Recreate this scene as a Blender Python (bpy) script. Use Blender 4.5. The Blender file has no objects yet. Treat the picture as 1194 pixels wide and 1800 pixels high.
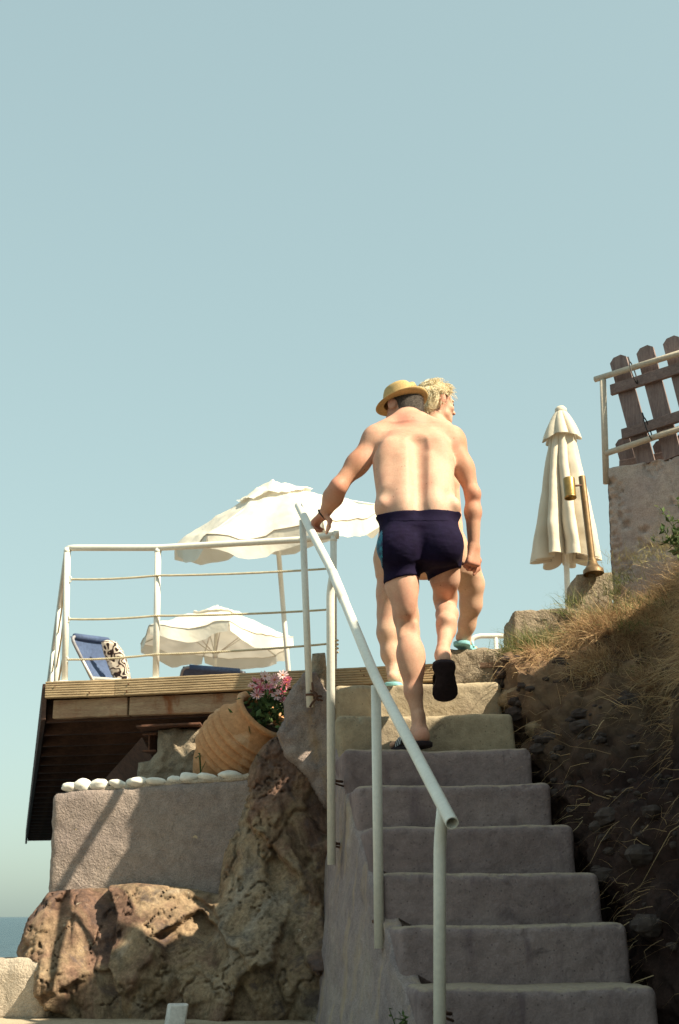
import bpy, math, random
import numpy as np
from mathutils import Vector, Matrix

random.seed(7)
RNG = np.random.default_rng(11)
R = math.radians
SC = bpy.context.scene
COL = SC.collection

# ---------------------------------------------------------------- camera
E = 0.45                      # eye height above the small terrace
PITCH = R(12.0)
F = 2300.0                    # focal length in photo pixels (1194 x 1800)
CX, HOR = 597.0, 1612.0
CY = HOR - F * math.tan(PITCH)
cam_d = bpy.data.cameras.new('camera')
cam = bpy.data.objects.new('camera', cam_d)
COL.objects.link(cam)
cam.location = (0, 0, E)
cam.rotation_euler = (math.pi / 2 + PITCH, 0, 0)
cam_d.sensor_fit = 'VERTICAL'
cam_d.sensor_height = 36.0
cam_d.lens = F / 1800 * 36.0
cam_d.shift_y = (CY - 900) / 1800
cam_d.clip_start = 0.05
cam_d.clip_end = 60000
cam_d.dof.use_dof = True
cam_d.dof.focus_distance = 6.1
cam_d.dof.aperture_fstop = 7.0
SC.camera = cam

# ---------------------------------------------------------------- sky, sun, exposure
TO_SUN = Vector((0.74, -0.46, 0.84)).normalized()
SUN_EL = math.asin(TO_SUN.z)
SUN_AZ = math.atan2(TO_SUN.x, TO_SUN.y)
w = bpy.data.worlds.new('World')
SC.world = w
w.use_nodes = True
nt = w.node_tree
bg = nt.nodes['Background']
sky = nt.nodes.new('ShaderNodeTexSky')
sky.sky_type = 'NISHITA'
sky.sun_disc = False
sky.sun_elevation = SUN_EL
sky.sun_rotation = SUN_AZ
sky.air_density = 1.0
sky.dust_density = 2.5
sky.ozone_density = 1.0
hs = nt.nodes.new('ShaderNodeHueSaturation')
hs.inputs['Saturation'].default_value = 1.0
hs.inputs['Hue'].default_value = 0.5
mx = nt.nodes.new('ShaderNodeMix')
mx.data_type = 'RGBA'
mx.blend_type = 'MULTIPLY'
mx.inputs[0].default_value = 1.0
mx.inputs[7].default_value = (1.96, 2.36, 2.10, 1)
nt.links.new(sky.outputs[0], hs.inputs['Color'])
gm = nt.nodes.new('ShaderNodeGamma')
gm.inputs['Gamma'].default_value = 0.33
nt.links.new(hs.outputs[0], gm.inputs['Color'])
nt.links.new(gm.outputs[0], mx.inputs[6])
nt.links.new(mx.outputs[2], bg.inputs['Color'])
bg.inputs['Strength'].default_value = 0.10
sun_d = bpy.data.lights.new('sun', 'SUN')
sun_d.energy = 5.0
sun_d.angle = R(0.53)
sun_d.color = (1.0, 0.88, 0.66)
sun = bpy.data.objects.new('sun', sun_d)
COL.objects.link(sun)
sun.location = (6, -4, 9)
sun.rotation_euler = TO_SUN.to_track_quat('Z', 'Y').to_euler()
SC.view_settings.view_transform = 'Standard'
SC.view_settings.look = 'None'
SC.view_settings.exposure = 1.08
SC.view_settings.gamma = 1.0
SC.view_settings.use_curve_mapping = False
SC.render.engine = 'CYCLES'
SC.cycles.max_bounces = 6
SC.cycles.use_denoising = True


def P(px, py, Y):
    """World point on the ray through photo pixel (px, py) at distance Y ahead."""
    u = (px - CX) / F
    v = (CY - py) / F
    c, s = math.cos(PITCH), math.sin(PITCH)
    dx, dy, dz = u, c - v * s, s + v * c
    t = Y / dy
    return np.array((dx * t, Y, E + dz * t))


# ---------------------------------------------------------------- noise
_perm = np.random.default_rng(3).permutation(256)
_perm = np.concatenate([_perm, _perm, _perm])
_grad = np.random.default_rng(4).normal(size=(256, 3))
_grad /= np.linalg.norm(_grad, axis=1)[:, None]


def perlin(p):
    p = np.asarray(p, float)
    i = np.floor(p).astype(int)
    f = p - i
    u = f * f * f * (f * (f * 6 - 15) + 10)
    i &= 255
    out = 0
    for dx in (0, 1):
        for dy in (0, 1):
            for dz in (0, 1):
                h = _perm[_perm[_perm[(i[..., 0] + dx) & 255] + ((i[..., 1] + dy) & 255)] + ((i[..., 2] + dz) & 255)]
                g = _grad[h]
                d = (g * (f - np.array((dx, dy, dz)))).sum(-1)
                wx = u[..., 0] if dx else 1 - u[..., 0]
                wy = u[..., 1] if dy else 1 - u[..., 1]
                wz = u[..., 2] if dz else 1 - u[..., 2]
                out = out + d * wx * wy * wz
    return out * 1.5


def fbm(p, scale=1.0, octaves=4, gain=0.5, ridged=False, seed=0.0):
    p = np.asarray(p, float) * scale + seed
    a, o, n = 1.0, 0.0, 0.0
    for k in range(octaves):
        v = perlin(p)
        if ridged:
            v = 0.6 - 2 * np.abs(v)
        o = o + a * v
        n += a
        p = p * 2.03 + 17.3
        a *= gain
    return o / n


# ---------------------------------------------------------------- materials
def nd(nt, t, **kw):
    n = nt.nodes.new(t)
    for k, v in kw.items():
        if k in n.inputs:
            n.inputs[k].default_value = v
        else:
            setattr(n, k, v)
    return n


def c4(c):
    return (c[0], c[1], c[2], 1)


def ramp(nt, fac, stops):
    r = nt.nodes.new('ShaderNodeValToRGB')
    e = r.color_ramp.elements
    while len(e) < len(stops):
        e.new(0.5)
    for el, (p, c) in zip(e, stops):
        el.position = p
        el.color = c4(c) if hasattr(c, '__len__') else (c, c, c, 1)
    nt.links.new(fac, r.inputs[0])
    return r.outputs[0]


def noise_n(nt, vec, scale, detail=6, rough=0.6, dist=0.0):
    n = nd(nt, 'ShaderNodeTexNoise', Scale=scale, Detail=detail, Roughness=rough, Distortion=dist)
    nt.links.new(vec, n.inputs['Vector'])
    return n.outputs[0]


def mixc(nt, fac, a, b, mode='MIX'):
    m = nt.nodes.new('ShaderNodeMix')
    m.data_type = 'RGBA'
    m.blend_type = mode
    for s, i in ((fac, 0), (a, 6), (b, 7)):
        if hasattr(s, 'is_output'):
            nt.links.new(s, m.inputs[i])
        elif i == 0:
            m.inputs[0].default_value = s
        else:
            m.inputs[i].default_value = c4(s)
    return m.outputs[2]


def new_mat(name):
    m = bpy.data.materials.new(name)
    m.use_nodes = True
    nt = m.node_tree
    b = nt.nodes['Principled BSDF']
    tc = nt.nodes.new('ShaderNodeTexCoord')
    return m, nt, b, tc.outputs['Object']


def mapping(nt, vec, scale=(1, 1, 1), rot=(0, 0, 0), loc=(0, 0, 0)):
    mp = nt.nodes.new('ShaderNodeMapping')
    mp.inputs['Scale'].default_value = scale
    mp.inputs['Rotation'].default_value = rot
    mp.inputs['Location'].default_value = loc
    nt.links.new(vec, mp.inputs['Vector'])
    return mp.outputs[0]


def bump(nt, b, hts, dist=0.01, prev=None):
    """hts: list of (socket, strength)"""
    last = prev
    for h, s in hts:
        bp = nt.nodes.new('ShaderNodeBump')
        bp.inputs['Strength'].default_value = s
        bp.inputs['Distance'].default_value = dist
        nt.links.new(h, bp.inputs['Height'])
        if last is not None:
            nt.links.new(last, bp.inputs['Normal'])
        last = bp.outputs[0]
    nt.links.new(last, b.inputs['Normal'])
    return last


def M(name, a, c=None, s=5.0, s2=45.0, var=0.5, rough=0.85, bs=120.0, bstr=0.3, bd=0.01, spec=0.3,
      stretch=(1, 1, 1), dirt=None, dirt_s=2.5, dirt_at=0.55, metal=0.0, trans=0.0):
    m, nt, b, vec = new_mat(name)
    v = mapping(nt, vec, stretch)
    if c is None:
        c = tuple(x * 0.75 for x in a)
    n1 = noise_n(nt, v, s, 5, 0.6)
    n2 = noise_n(nt, v, s2, 4, 0.65)
    f = ramp(nt, n1, [(0.32, 0.0), (0.68, 1.0)])
    col = mixc(nt, f, a, c)
    g = ramp(nt, n2, [(0.3, 1 - var * 0.5), (0.7, 1 + var * 0.25)])
    col = mixc(nt, 1.0, col, g, 'MULTIPLY')
    if dirt is not None:
        n3 = noise_n(nt, vec, dirt_s, 7, 0.65, 0.4)
        f3 = ramp(nt, n3, [(dirt_at, 0.0), (dirt_at + 0.12, 1.0)])
        col = mixc(nt, f3, col, dirt)
    nt.links.new(col, b.inputs['Base Color'])
    b.inputs['Roughness'].default_value = rough
    b.inputs['Specular IOR Level'].default_value = spec
    b.inputs['Metallic'].default_value = metal
    if bstr > 0:
        bump(nt, b, [(noise_n(nt, v, bs, 5, 0.6), bstr)], bd)
    return m


MAT = {}
# plaster, stone and concrete
def stone_mat(name, base, light, dark, grit=160, streak=None, speck=None, bstr=0.6, dust=None, fleck=None, grain=0.72, pits=None):
    m, nt, b, vec = new_mat(name)
    n1 = noise_n(nt, vec, 2.2, 6, 0.6, 0.3)
    col = ramp(nt, n1, [(0.3, dark), (0.5, base), (0.7, light)])
    n2 = noise_n(nt, vec, 26, 5, 0.65)
    col = mixc(nt, 1.0, col, ramp(nt, n2, [(0.3, 0.78), (0.7, 1.1)]), 'MULTIPLY')
    n4 = noise_n(nt, vec, 210, 3, 0.6)
    col = mixc(nt, 1.0, col, ramp(nt, n4, [(0.35, grain), (0.6, 1.06)]), 'MULTIPLY')
    if streak is not None:
        v2 = mapping(nt, vec, (1, 1, 0.22))
        n3 = noise_n(nt, v2, 9, 6, 0.65, 0.5)
        col = mixc(nt, ramp(nt, n3, [(0.55, 0.0), (0.72, 0.85)]), col, streak)
    if speck is not None:
        n5 = noise_n(nt, vec, 7, 8, 0.7, 0.8)
        col = mixc(nt, ramp(nt, n5, [(0.60, 0.0), (0.66, 0.8)]), col, speck)
    if pits is not None:       # pale salt bloom and dark pinholes
        n7 = noise_n(nt, mapping(nt, vec, (1, 1, 0.6), (0, 0, 0), (3, 5, 1)), 4.2, 9, 0.72, 0.5)
        col = mixc(nt, ramp(nt, n7, [(0.54, 0.0), (0.68, 0.6)]), col, pits)
        vo = nd(nt, 'ShaderNodeTexVoronoi', Scale=42.0)
        nt.links.new(vec, vo.inputs['Vector'])
        col = mixc(nt, ramp(nt, vo.outputs['Distance'], [(0.09, 0.8), (0.16, 0.0)]), col, tuple(x * 0.45 for x in base))
    if fleck is not None:
        n6 = noise_n(nt, vec, 16, 2, 0.5, 0.3)
        col = mixc(nt, ramp(nt, n6, [(0.735, 0.0), (0.755, 0.9)]), col, fleck)
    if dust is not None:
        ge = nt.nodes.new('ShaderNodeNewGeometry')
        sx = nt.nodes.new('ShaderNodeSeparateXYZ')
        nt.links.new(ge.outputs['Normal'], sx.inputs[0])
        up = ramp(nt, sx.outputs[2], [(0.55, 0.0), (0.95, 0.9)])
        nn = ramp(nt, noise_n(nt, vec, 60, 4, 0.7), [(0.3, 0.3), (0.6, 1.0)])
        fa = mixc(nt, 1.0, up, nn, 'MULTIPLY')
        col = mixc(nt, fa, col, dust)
    nt.links.new(col, b.inputs['Base Color'])
    b.inputs['Roughness'].default_value = 0.92
    b.inputs['Specular IOR Level'].default_value = 0.15
    bump(nt, b, [(noise_n(nt, vec, 14, 6, 0.6), bstr * 0.5), (noise_n(nt, vec, grit, 4, 0.65), bstr)], 0.012)
    return m


MAT['step'] = stone_mat('worn_step_stone', (0.245, 0.188, 0.188), (0.305, 0.238, 0.232), (0.165, 0.122, 0.128), 60, streak=(0.15, 0.110, 0.12),
                        speck=(0.15, 0.115, 0.118), bstr=0.45, dust=(0.40, 0.32, 0.225), grain=0.9, pits=(0.32, 0.255, 0.245))
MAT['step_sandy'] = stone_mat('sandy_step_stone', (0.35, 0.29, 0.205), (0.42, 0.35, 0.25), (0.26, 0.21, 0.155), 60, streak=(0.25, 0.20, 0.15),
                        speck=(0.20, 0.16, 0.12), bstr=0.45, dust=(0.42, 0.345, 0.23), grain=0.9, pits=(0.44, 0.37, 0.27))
MAT['string'] = stone_mat('lilac_plaster', (0.311, 0.249, 0.240), (0.389, 0.318, 0.277), (0.233, 0.189, 0.197), 90,
                          streak=(0.404, 0.302, 0.204), bstr=0.5)
MAT['plaster'] = stone_mat('grey_render', (0.331, 0.268, 0.237), (0.372, 0.303, 0.261), (0.265, 0.212, 0.198), 75, bstr=0.9,
                           fleck=(0.513, 0.400, 0.261))
MAT['wing'] = stone_mat('scuffed_plaster', (0.27, 0.215, 0.20), (0.35, 0.28, 0.24), (0.17, 0.135, 0.135), 70,
                        streak=(0.34, 0.23, 0.14), speck=(0.12, 0.095, 0.095), bstr=0.9)
MAT['pale_plaster'] = stone_mat('pale_render', (0.510, 0.426, 0.336), (0.578, 0.492, 0.392), (0.425, 0.344, 0.272), 70, bstr=0.9)
MAT['old_wall'] = stone_mat('peeling_render', (0.498, 0.412, 0.369), (0.598, 0.501, 0.416), (0.399, 0.327, 0.313), 80,
                            speck=(0.332, 0.302, 0.288), bstr=0.5)
MAT['block'] = stone_mat('old_concrete', (0.320, 0.262, 0.195), (0.400, 0.331, 0.240), (0.216, 0.177, 0.135), 80,
                         speck=(0.160, 0.131, 0.105), bstr=1.0)
MAT['terrace'] = stone_mat('terrace_concrete', (0.451, 0.368, 0.265), (0.508, 0.424, 0.312), (0.361, 0.288, 0.211), 90, bstr=0.4)


def rock_mat(name, cols, cracks=True, scale=1.0, sandy=None):
    m, nt, b, vec = new_mat(name)
    v = mapping(nt, vec, (scale, scale, scale * 0.7), (0.2, 0.5, 0.1))
    n1 = noise_n(nt, v, 2.4, 8, 0.62, 0.9)
    col = ramp(nt, n1, [(0.28, cols[0]), (0.42, cols[1]), (0.55, cols[2]), (0.68, cols[3])])
    n2 = noise_n(nt, v, 13, 8, 0.7, 0.3)
    col = mixc(nt, 1.0, col, ramp(nt, n2, [(0.28, 0.35), (0.5, 0.95), (0.75, 1.45)]), 'MULTIPLY')
    n3 = noise_n(nt, vec, 60, 5, 0.7)
    col = mixc(nt, 1.0, col, ramp(nt, n3, [(0.3, 0.65), (0.65, 1.15)]), 'MULTIPLY')
    n5 = noise_n(nt, vec, 20, 6, 0.75, 0.6)
    col = mixc(nt, ramp(nt, n5, [(0.63, 0.0), (0.70, 0.75)]), col, cols[4])
    n6 = noise_n(nt, mapping(nt, vec, (1, 1, 1), (0, 0, 0), (4.2, 1, 7)), 4.5, 7, 0.7, 0.7)
    col = mixc(nt, ramp(nt, n6, [(0.56, 0.0), (0.66, 0.8)]), col, cols[5])
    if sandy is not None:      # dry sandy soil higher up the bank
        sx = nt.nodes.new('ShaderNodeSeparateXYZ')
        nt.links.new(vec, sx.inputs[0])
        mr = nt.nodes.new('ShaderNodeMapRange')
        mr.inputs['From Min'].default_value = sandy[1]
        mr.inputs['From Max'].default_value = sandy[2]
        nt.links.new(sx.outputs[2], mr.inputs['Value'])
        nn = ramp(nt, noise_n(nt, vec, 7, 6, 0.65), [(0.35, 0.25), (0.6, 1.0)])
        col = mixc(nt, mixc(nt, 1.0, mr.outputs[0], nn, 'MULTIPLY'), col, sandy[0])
    nt.links.new(col, b.inputs['Base Color'])
    b.inputs['Roughness'].default_value = 0.9
    b.inputs['Specular IOR Level'].default_value = 0.2
    bump(nt, b, [(noise_n(nt, v, 30, 8, 0.75, 0.1), 0.6), (noise_n(nt, vec, 130, 5, 0.7), 0.6)], 0.02)
    return m


MAT['rock'] = rock_mat('ochre_rock', [(0.085, 0.058, 0.056), (0.21, 0.125, 0.090), (0.34, 0.245, 0.155), (0.34, 0.28, 0.22),
                                      (0.50, 0.43, 0.33), (0.105, 0.080, 0.080)])
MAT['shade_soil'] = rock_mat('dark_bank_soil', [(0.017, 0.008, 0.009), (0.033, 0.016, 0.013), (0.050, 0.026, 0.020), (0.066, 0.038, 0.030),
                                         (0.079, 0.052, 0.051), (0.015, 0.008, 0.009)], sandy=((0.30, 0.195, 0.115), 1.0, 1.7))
MAT['rock_pale'] = rock_mat('pale_rock', [(0.192, 0.133, 0.083), (0.304, 0.226, 0.143), (0.368, 0.281, 0.180), (0.416, 0.328, 0.210),
                                          (0.464, 0.390, 0.270), (0.160, 0.109, 0.075)])
MAT['rubble'] = M('dusty_brown_stone', (0.075, 0.055, 0.047), (0.045, 0.032, 0.03), s=20, rough=0.95, bs=80, bstr=0.5)
MAT['pebble'] = M('white_pebble', (0.738, 0.720, 0.666), (0.648, 0.621, 0.558), s=9, var=0.25, rough=0.7, bs=60, bstr=0.15)
MAT['paint'] = M('white_enamel', (0.776, 0.752, 0.682), (0.693, 0.667, 0.594), s=4, s2=60, var=0.2, rough=0.42, bs=90, bstr=0.06, spec=0.5,
                 dirt=(0.525, 0.423, 0.319), dirt_s=6, dirt_at=0.70)
MAT['old_paint'] = M('chalky_white_paint', (0.561, 0.501, 0.408), (0.468, 0.391, 0.306), s=8, s2=60, var=0.3, rough=0.6, bs=60, bstr=0.2,
                     dirt=(0.340, 0.264, 0.187), dirt_s=9, dirt_at=0.62)
MAT['bracket'] = M('rusty_iron', (0.14, 0.06, 0.035), (0.07, 0.04, 0.03), s=30, rough=0.9)
MAT['rope'] = M('rope_fibre', (0.72, 0.64, 0.47), (0.55, 0.46, 0.30), s=90, rough=0.95, bs=300)
MAT['dark'] = M('black_plastic', (0.012, 0.010, 0.012), (0.02, 0.016, 0.018), s=30, rough=0.5, bstr=0.05)
MAT['terracotta'] = M('sunbaked_terracotta', (0.543, 0.284, 0.136), (0.460, 0.228, 0.107), s=6, s2=50, var=0.45, rough=0.9, bs=110, bstr=0.3,
                      dirt=(0.585, 0.379, 0.233), dirt_s=8, dirt_at=0.56)
MAT['earth'] = M('potting_soil', (0.07, 0.05, 0.035), (0.035, 0.025, 0.02), s=40, rough=1.0, bs=90, bstr=0.8)


def wood_mat(name, a, c, grain=(1, 12, 12), rust=None, grooves=0.0):
    m, nt, b, vec = new_mat(name)
    v = mapping(nt, vec, grain)
    n1 = noise_n(nt, v, 5, 7, 0.65, 0.6)
    col = ramp(nt, n1, [(0.3, c), (0.62, a)])
    n2 = noise_n(nt, v, 26, 5, 0.7)
    col = mixc(nt, 1.0, col, ramp(nt, n2, [(0.3, 0.7), (0.65, 1.1)]), 'MULTIPLY')
    nb = noise_n(nt, vec, 3.0, 4, 0.6)
    col = mixc(nt, 1.0, col, ramp(nt, nb, [(0.35, 0.8), (0.65, 1.12)]), 'MULTIPLY')
    if rust is not None:
        n3 = noise_n(nt, mapping(nt, vec, (1, 1, 0.35)), 5.5, 6, 0.65, 0.3)
        col = mixc(nt, ramp(nt, n3, [(0.55, 0.0), (0.66, 0.85)]), col, rust)
    nt.links.new(col, b.inputs['Base Color'])
    b.inputs['Roughness'].default_value = 0.85
    b.inputs['Specular IOR Level'].default_value = 0.2
    hts = [(n1, 0.25), (n2, 0.3)]
    bump(nt, b, hts, 0.006)
    return m


MAT['fascia'] = wood_mat('weathered_decking', (0.519, 0.389, 0.235), (0.365, 0.259, 0.155), (0.6, 6, 14))
MAT['beam'] = wood_mat('stained_beam', (0.450, 0.326, 0.216), (0.323, 0.194, 0.128), (0.6, 6, 10), rust=(0.225, 0.075, 0.028))
MAT['joist'] = wood_mat('tarred_joist', (0.115, 0.065, 0.05), (0.07, 0.042, 0.036), (0.6, 8, 8))
MAT['deckboard'] = wood_mat('deck_board', (0.26, 0.17, 0.12), (0.16, 0.10, 0.075), (0.6, 8, 8))
MAT['picket'] = wood_mat('grey_picket', (0.260, 0.196, 0.183), (0.159, 0.112, 0.109), (14, 14, 1.2))
MAT['picket_rail'] = wood_mat('grey_picket_rail', (0.242, 0.182, 0.170), (0.147, 0.105, 0.101), (1.2, 14, 14))


def canvas_mat(name, a, c, tl=0.25):
    m, nt, b, vec = new_mat(name)
    n1 = noise_n(nt, vec, 4, 5, 0.6)
    col = ramp(nt, n1, [(0.35, a), (0.7, c)])
    nt.links.new(col, b.inputs['Base Color'])
    b.inputs['Roughness'].default_value = 0.9
    b.inputs['Specular IOR Level'].default_value = 0.15
    bump(nt, b, [(noise_n(nt, vec, 9, 3, 0.5, 0.5), 0.35), (noise_n(nt, vec, 260, 2, 0.5), 0.1)], 0.02)
    tr = nt.nodes.new('ShaderNodeBsdfTranslucent')
    nt.links.new(col, tr.inputs['Color'])
    ms = nt.nodes.new('ShaderNodeMixShader')
    ms.inputs[0].default_value = tl
    nt.links.new(b.outputs[0], ms.inputs[1])
    nt.links.new(tr.outputs[0], ms.inputs[2])
    nt.links.new(ms.outputs[0], nt.nodes['Material Output'].inputs['Surface'])
    return m


MAT['canvas'] = canvas_mat('cream_canvas', (0.812, 0.778, 0.697), (0.730, 0.688, 0.584))
MAT['canvas_closed'] = canvas_mat('cream_canvas_closed', (0.693, 0.620, 0.508), (0.616, 0.536, 0.423), 0.12)
MAT['blue_sling'] = M('blue_sling_fabric', (0.076, 0.114, 0.211), (0.057, 0.084, 0.167), s=12, rough=0.75, bs=300, bstr=0.2)
MAT['lounger_frame'] = M('dull_aluminium', (0.34, 0.34, 0.36), (0.22, 0.22, 0.25), s=12, rough=0.5, bstr=0.05)
MAT['brass'] = M('aged_brass', (0.46, 0.29, 0.09), (0.30, 0.19, 0.07), s=9, rough=0.38, metal=0.85, bs=40, bstr=0.05)
MAT['bronze'] = M('bronze_pole', (0.24, 0.155, 0.075), (0.17, 0.11, 0.06), s=9, rough=0.5, metal=0.5, bs=40, bstr=0.05)
MAT['straw_hat'] = M('straw', (0.586, 0.411, 0.181), (0.489, 0.332, 0.139), s=20, s2=220, var=0.5, rough=0.8, bs=420, bstr=0.5, bd=0.004)
MAT['hat_band'] = M('blue_grey_ribbon', (0.30, 0.34, 0.36), (0.22, 0.25, 0.30), s=40, rough=0.7)
MAT['navy'] = M('navy_swim_fabric', (0.010, 0.007, 0.027), (0.008, 0.004, 0.021), s=14, rough=0.88, bs=400, bstr=0.25, bd=0.004, spec=0.12)
MAT['teal_panel'] = M('blue_print_panel', (0.02, 0.20, 0.30), (0.012, 0.02, 0.07), s=55, s2=90, var=0.4, rough=0.6)
MAT['sole'] = M('black_rubber', (0.018, 0.010, 0.014), (0.026, 0.016, 0.020), s=60, rough=0.85, bs=200)
MAT['strap_white'] = M('white_print', (0.6, 0.6, 0.6), rough=0.6)
MAT['turquoise'] = M('turquoise_rubber', (0.26, 0.55, 0.58), (0.20, 0.46, 0.52), s=20, rough=0.6, bs=120, bstr=0.1)
MAT['bikini'] = M('dark_swimsuit', (0.02, 0.018, 0.022), rough=0.7)
MAT['hair_dark'] = M('grey_brown_hair', (0.095, 0.075, 0.062), (0.05, 0.04, 0.036), s=160, s2=400, var=0.9, rough=0.6, bs=500, bstr=0.5)
MAT['hair_blond'] = M('blond_hair', (0.878, 0.789, 0.575), (0.702, 0.574, 0.359), s=60, s2=160, var=0.4, rough=0.5, bs=300, bstr=0.2)
MAT['eye'] = M('eye_dark', (0.03, 0.02, 0.02), rough=0.2, bstr=0)
MAT['box_plastic'] = M('white_plastic', (0.72, 0.69, 0.66), (0.64, 0.60, 0.57), s=12, rough=0.5, bstr=0.05)


def skin_mat(name, base, tan, red):
    m, nt, b, vec = new_mat(name)
    at = nt.nodes.new('ShaderNodeVertexColor')
    at.layer_name = 'tan'
    sp = nt.nodes.new('ShaderNodeSeparateColor')
    nt.links.new(at.outputs['Color'], sp.inputs[0])
    col = mixc(nt, sp.outputs[0], base, tan)
    col = mixc(nt, sp.outputs[1], col, red)
    n1 = noise_n(nt, vec, 18, 5, 0.6)
    col = mixc(nt, 1.0, col, ramp(nt, n1, [(0.3, (0.90, 0.84, 0.82)), (0.7, (1.06, 1.04, 1.02))]), 'MULTIPLY')
    n2 = noise_n(nt, vec, 140, 3, 0.6)
    col = mixc(nt, 1.0, col, ramp(nt, n2, [(0.3, (0.93, 0.88, 0.86)), (0.6, (1.02, 1.02, 1.02))]), 'MULTIPLY')
    n3 = noise_n(nt, vec, 7, 4, 0.6, 0.5)
    col = mixc(nt, ramp(nt, n3, [(0.45, 0.0), (0.70, 0.35)]), col, red)
    mo = nd(nt, 'ShaderNodeTexVoronoi', Scale=19.0, Randomness=1.0)
    nt.links.new(vec, mo.inputs['Vector'])
    col = mixc(nt, ramp(nt, mo.outputs['Distance'], [(0.045, 0.75), (0.075, 0.0)]), col, (0.20, 0.09, 0.05))
    nt.links.new(col, b.inputs['Base Color'])
    rg_ = nt.nodes.new('ShaderNodeMapRange')
    rg_.inputs['To Min'].default_value = 0.45
    rg_.inputs['To Max'].default_value = 0.75
    nt.links.new(n1, rg_.inputs['Value'])
    nt.links.new(rg_.outputs[0], b.inputs['Roughness'])
    b.inputs['Roughness'].default_value = 0.62
    b.inputs['Specular IOR Level'].default_value = 0.25
    b.inputs['Subsurface Weight'].default_value = 0.12
    b.inputs['Subsurface Radius'].default_value = (0.012, 0.005, 0.003)
    b.inputs['Subsurface Scale'].default_value = 0.6
    bump(nt, b, [(noise_n(nt, vec, 30, 4, 0.6), 0.12), (noise_n(nt, vec, 320, 3, 0.6), 0.12)], 0.006)
    return m


MAT['skin_man'] = skin_mat('tanned_skin', (0.624, 0.428, 0.328), (0.468, 0.250, 0.161), (0.520, 0.194, 0.146))
MAT['skin_woman'] = skin_mat('fair_skin', (0.62, 0.44, 0.33), (0.52, 0.31, 0.205), (0.56, 0.23, 0.17))


def blade_mat(name, cols, tl=0.3):
    m, nt, b, vec = new_mat(name)
    at = nt.nodes.new('ShaderNodeVertexColor')
    at.layer_name = 'tone'
    sp = nt.nodes.new('ShaderNodeSeparateColor')
    nt.links.new(at.outputs['Color'], sp.inputs[0])
    col = ramp(nt, sp.outputs[0], [(i / (len(cols) - 1), c) for i, c in enumerate(cols)])
    nt.links.new(col, b.inputs['Base Color'])
    b.inputs['Roughness'].default_value = 0.7
    b.inputs['Specular IOR Level'].default_value = 0.25
    tr = nt.nodes.new('ShaderNodeBsdfTranslucent')
    nt.links.new(col, tr.inputs['Color'])
    ms = nt.nodes.new('ShaderNodeMixShader')
    ms.inputs[0].default_value = tl
    nt.links.new(b.outputs[0], ms.inputs[1])
    nt.links.new(tr.outputs[0], ms.inputs[2])
    nt.links.new(ms.outputs[0], nt.nodes['Material Output'].inputs['Surface'])
    return m


MAT['dry_grass'] = blade_mat('dry_grass_blades', [(0.143, 0.088, 0.053), (0.352, 0.220, 0.116), (0.550, 0.385, 0.210), (0.682, 0.517, 0.294)])
MAT['green_grass'] = blade_mat('green_grass_blades', [(0.06, 0.085, 0.03), (0.12, 0.15, 0.05), (0.20, 0.21, 0.08), (0.42, 0.36, 0.17)])
MAT['leaf'] = blade_mat('green_leaves', [(0.035, 0.06, 0.022), (0.06, 0.10, 0.03), (0.10, 0.15, 0.05), (0.17, 0.22, 0.08)])
MAT['petal'] = blade_mat('pink_petals', [(0.52, 0.07, 0.14), (0.68, 0.17, 0.26), (0.76, 0.36, 0.42), (0.84, 0.62, 0.62)], 0.35)
MAT['flower_eye'] = M('flower_eye', (0.30, 0.04, 0.05), (0.45, 0.20, 0.05), s=60, rough=0.9)


# ---------------------------------------------------------------- objects
BASE = {}


def thing(name, label, cat, loc, group=None):
    o = bpy.data.objects.new(name, None)
    o.empty_display_size = 0.1
    COL.objects.link(o)
    o.location = loc
    BASE[o.name] = np.array(loc, float)
    o['label'] = label
    o['category'] = cat
    if group:
        o['group'] = group
    return o


def tag(o, label=None, cat=None, group=None, kind=None):
    if label:
        o['label'] = label
    if cat:
        o['category'] = cat
    if group:
        o['group'] = group
    if kind:
        o['kind'] = kind
    return o


def obj(name, VF, mat, parent=None, smooth=True, base=None, label=None, kind=None, attrs=None):
    V, Fc = VF
    V = np.asarray(V, float)
    b = BASE[parent.name] if parent is not None else (np.zeros(3) if base is None else np.array(base, float))
    me = bpy.data.meshes.new(name)
    me.from_pydata((V - b).tolist(), [], Fc if isinstance(Fc, list) else Fc.tolist())
    me.materials.append(MAT[mat] if isinstance(mat, str) else mat)
    if smooth:
        me.polygons.foreach_set('use_smooth', np.ones(len(me.polygons), bool))
    if attrs:
        for an, vals in attrs.items():
            vals = np.asarray(vals, float)
            if vals.ndim == 1:
                vals = np.stack([vals, vals, vals], 1)
            ca = me.color_attributes.new(an, 'FLOAT_COLOR', 'POINT')
            arr = np.ones((len(V), 4))
            arr[:, :3] = vals
            ca.data.foreach_set('color', arr.ravel())
    me.update()
    o = bpy.data.objects.new(name, me)
    COL.objects.link(o)
    if parent is not None:
        o.parent = parent
    else:
        o.location = b
    BASE[o.name] = b
    if label:
        o['label'] = label
    if kind:
        o['kind'] = kind
    return o


# ---------------------------------------------------------------- mesh builders: each returns (verts, faces)
def join(*parts):
    V, Fs, n = [], [], 0
    for v, f in parts:
        v = np.asarray(v, float)
        V.append(v)
        for q in f:
            Fs.append([i + n for i in q])
        n += len(v)
    return np.concatenate(V), Fs


def norm(v):
    v = np.asarray(v, float)
    return v / (np.linalg.norm(v) + 1e-12)


def frame(d):
    d = norm(d)
    a = np.array((0, 0, 1.0)) if abs(d[2]) < 0.9 else np.array((1.0, 0, 0))
    x = norm(np.cross(a, d))
    return x, np.cross(d, x), d


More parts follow.
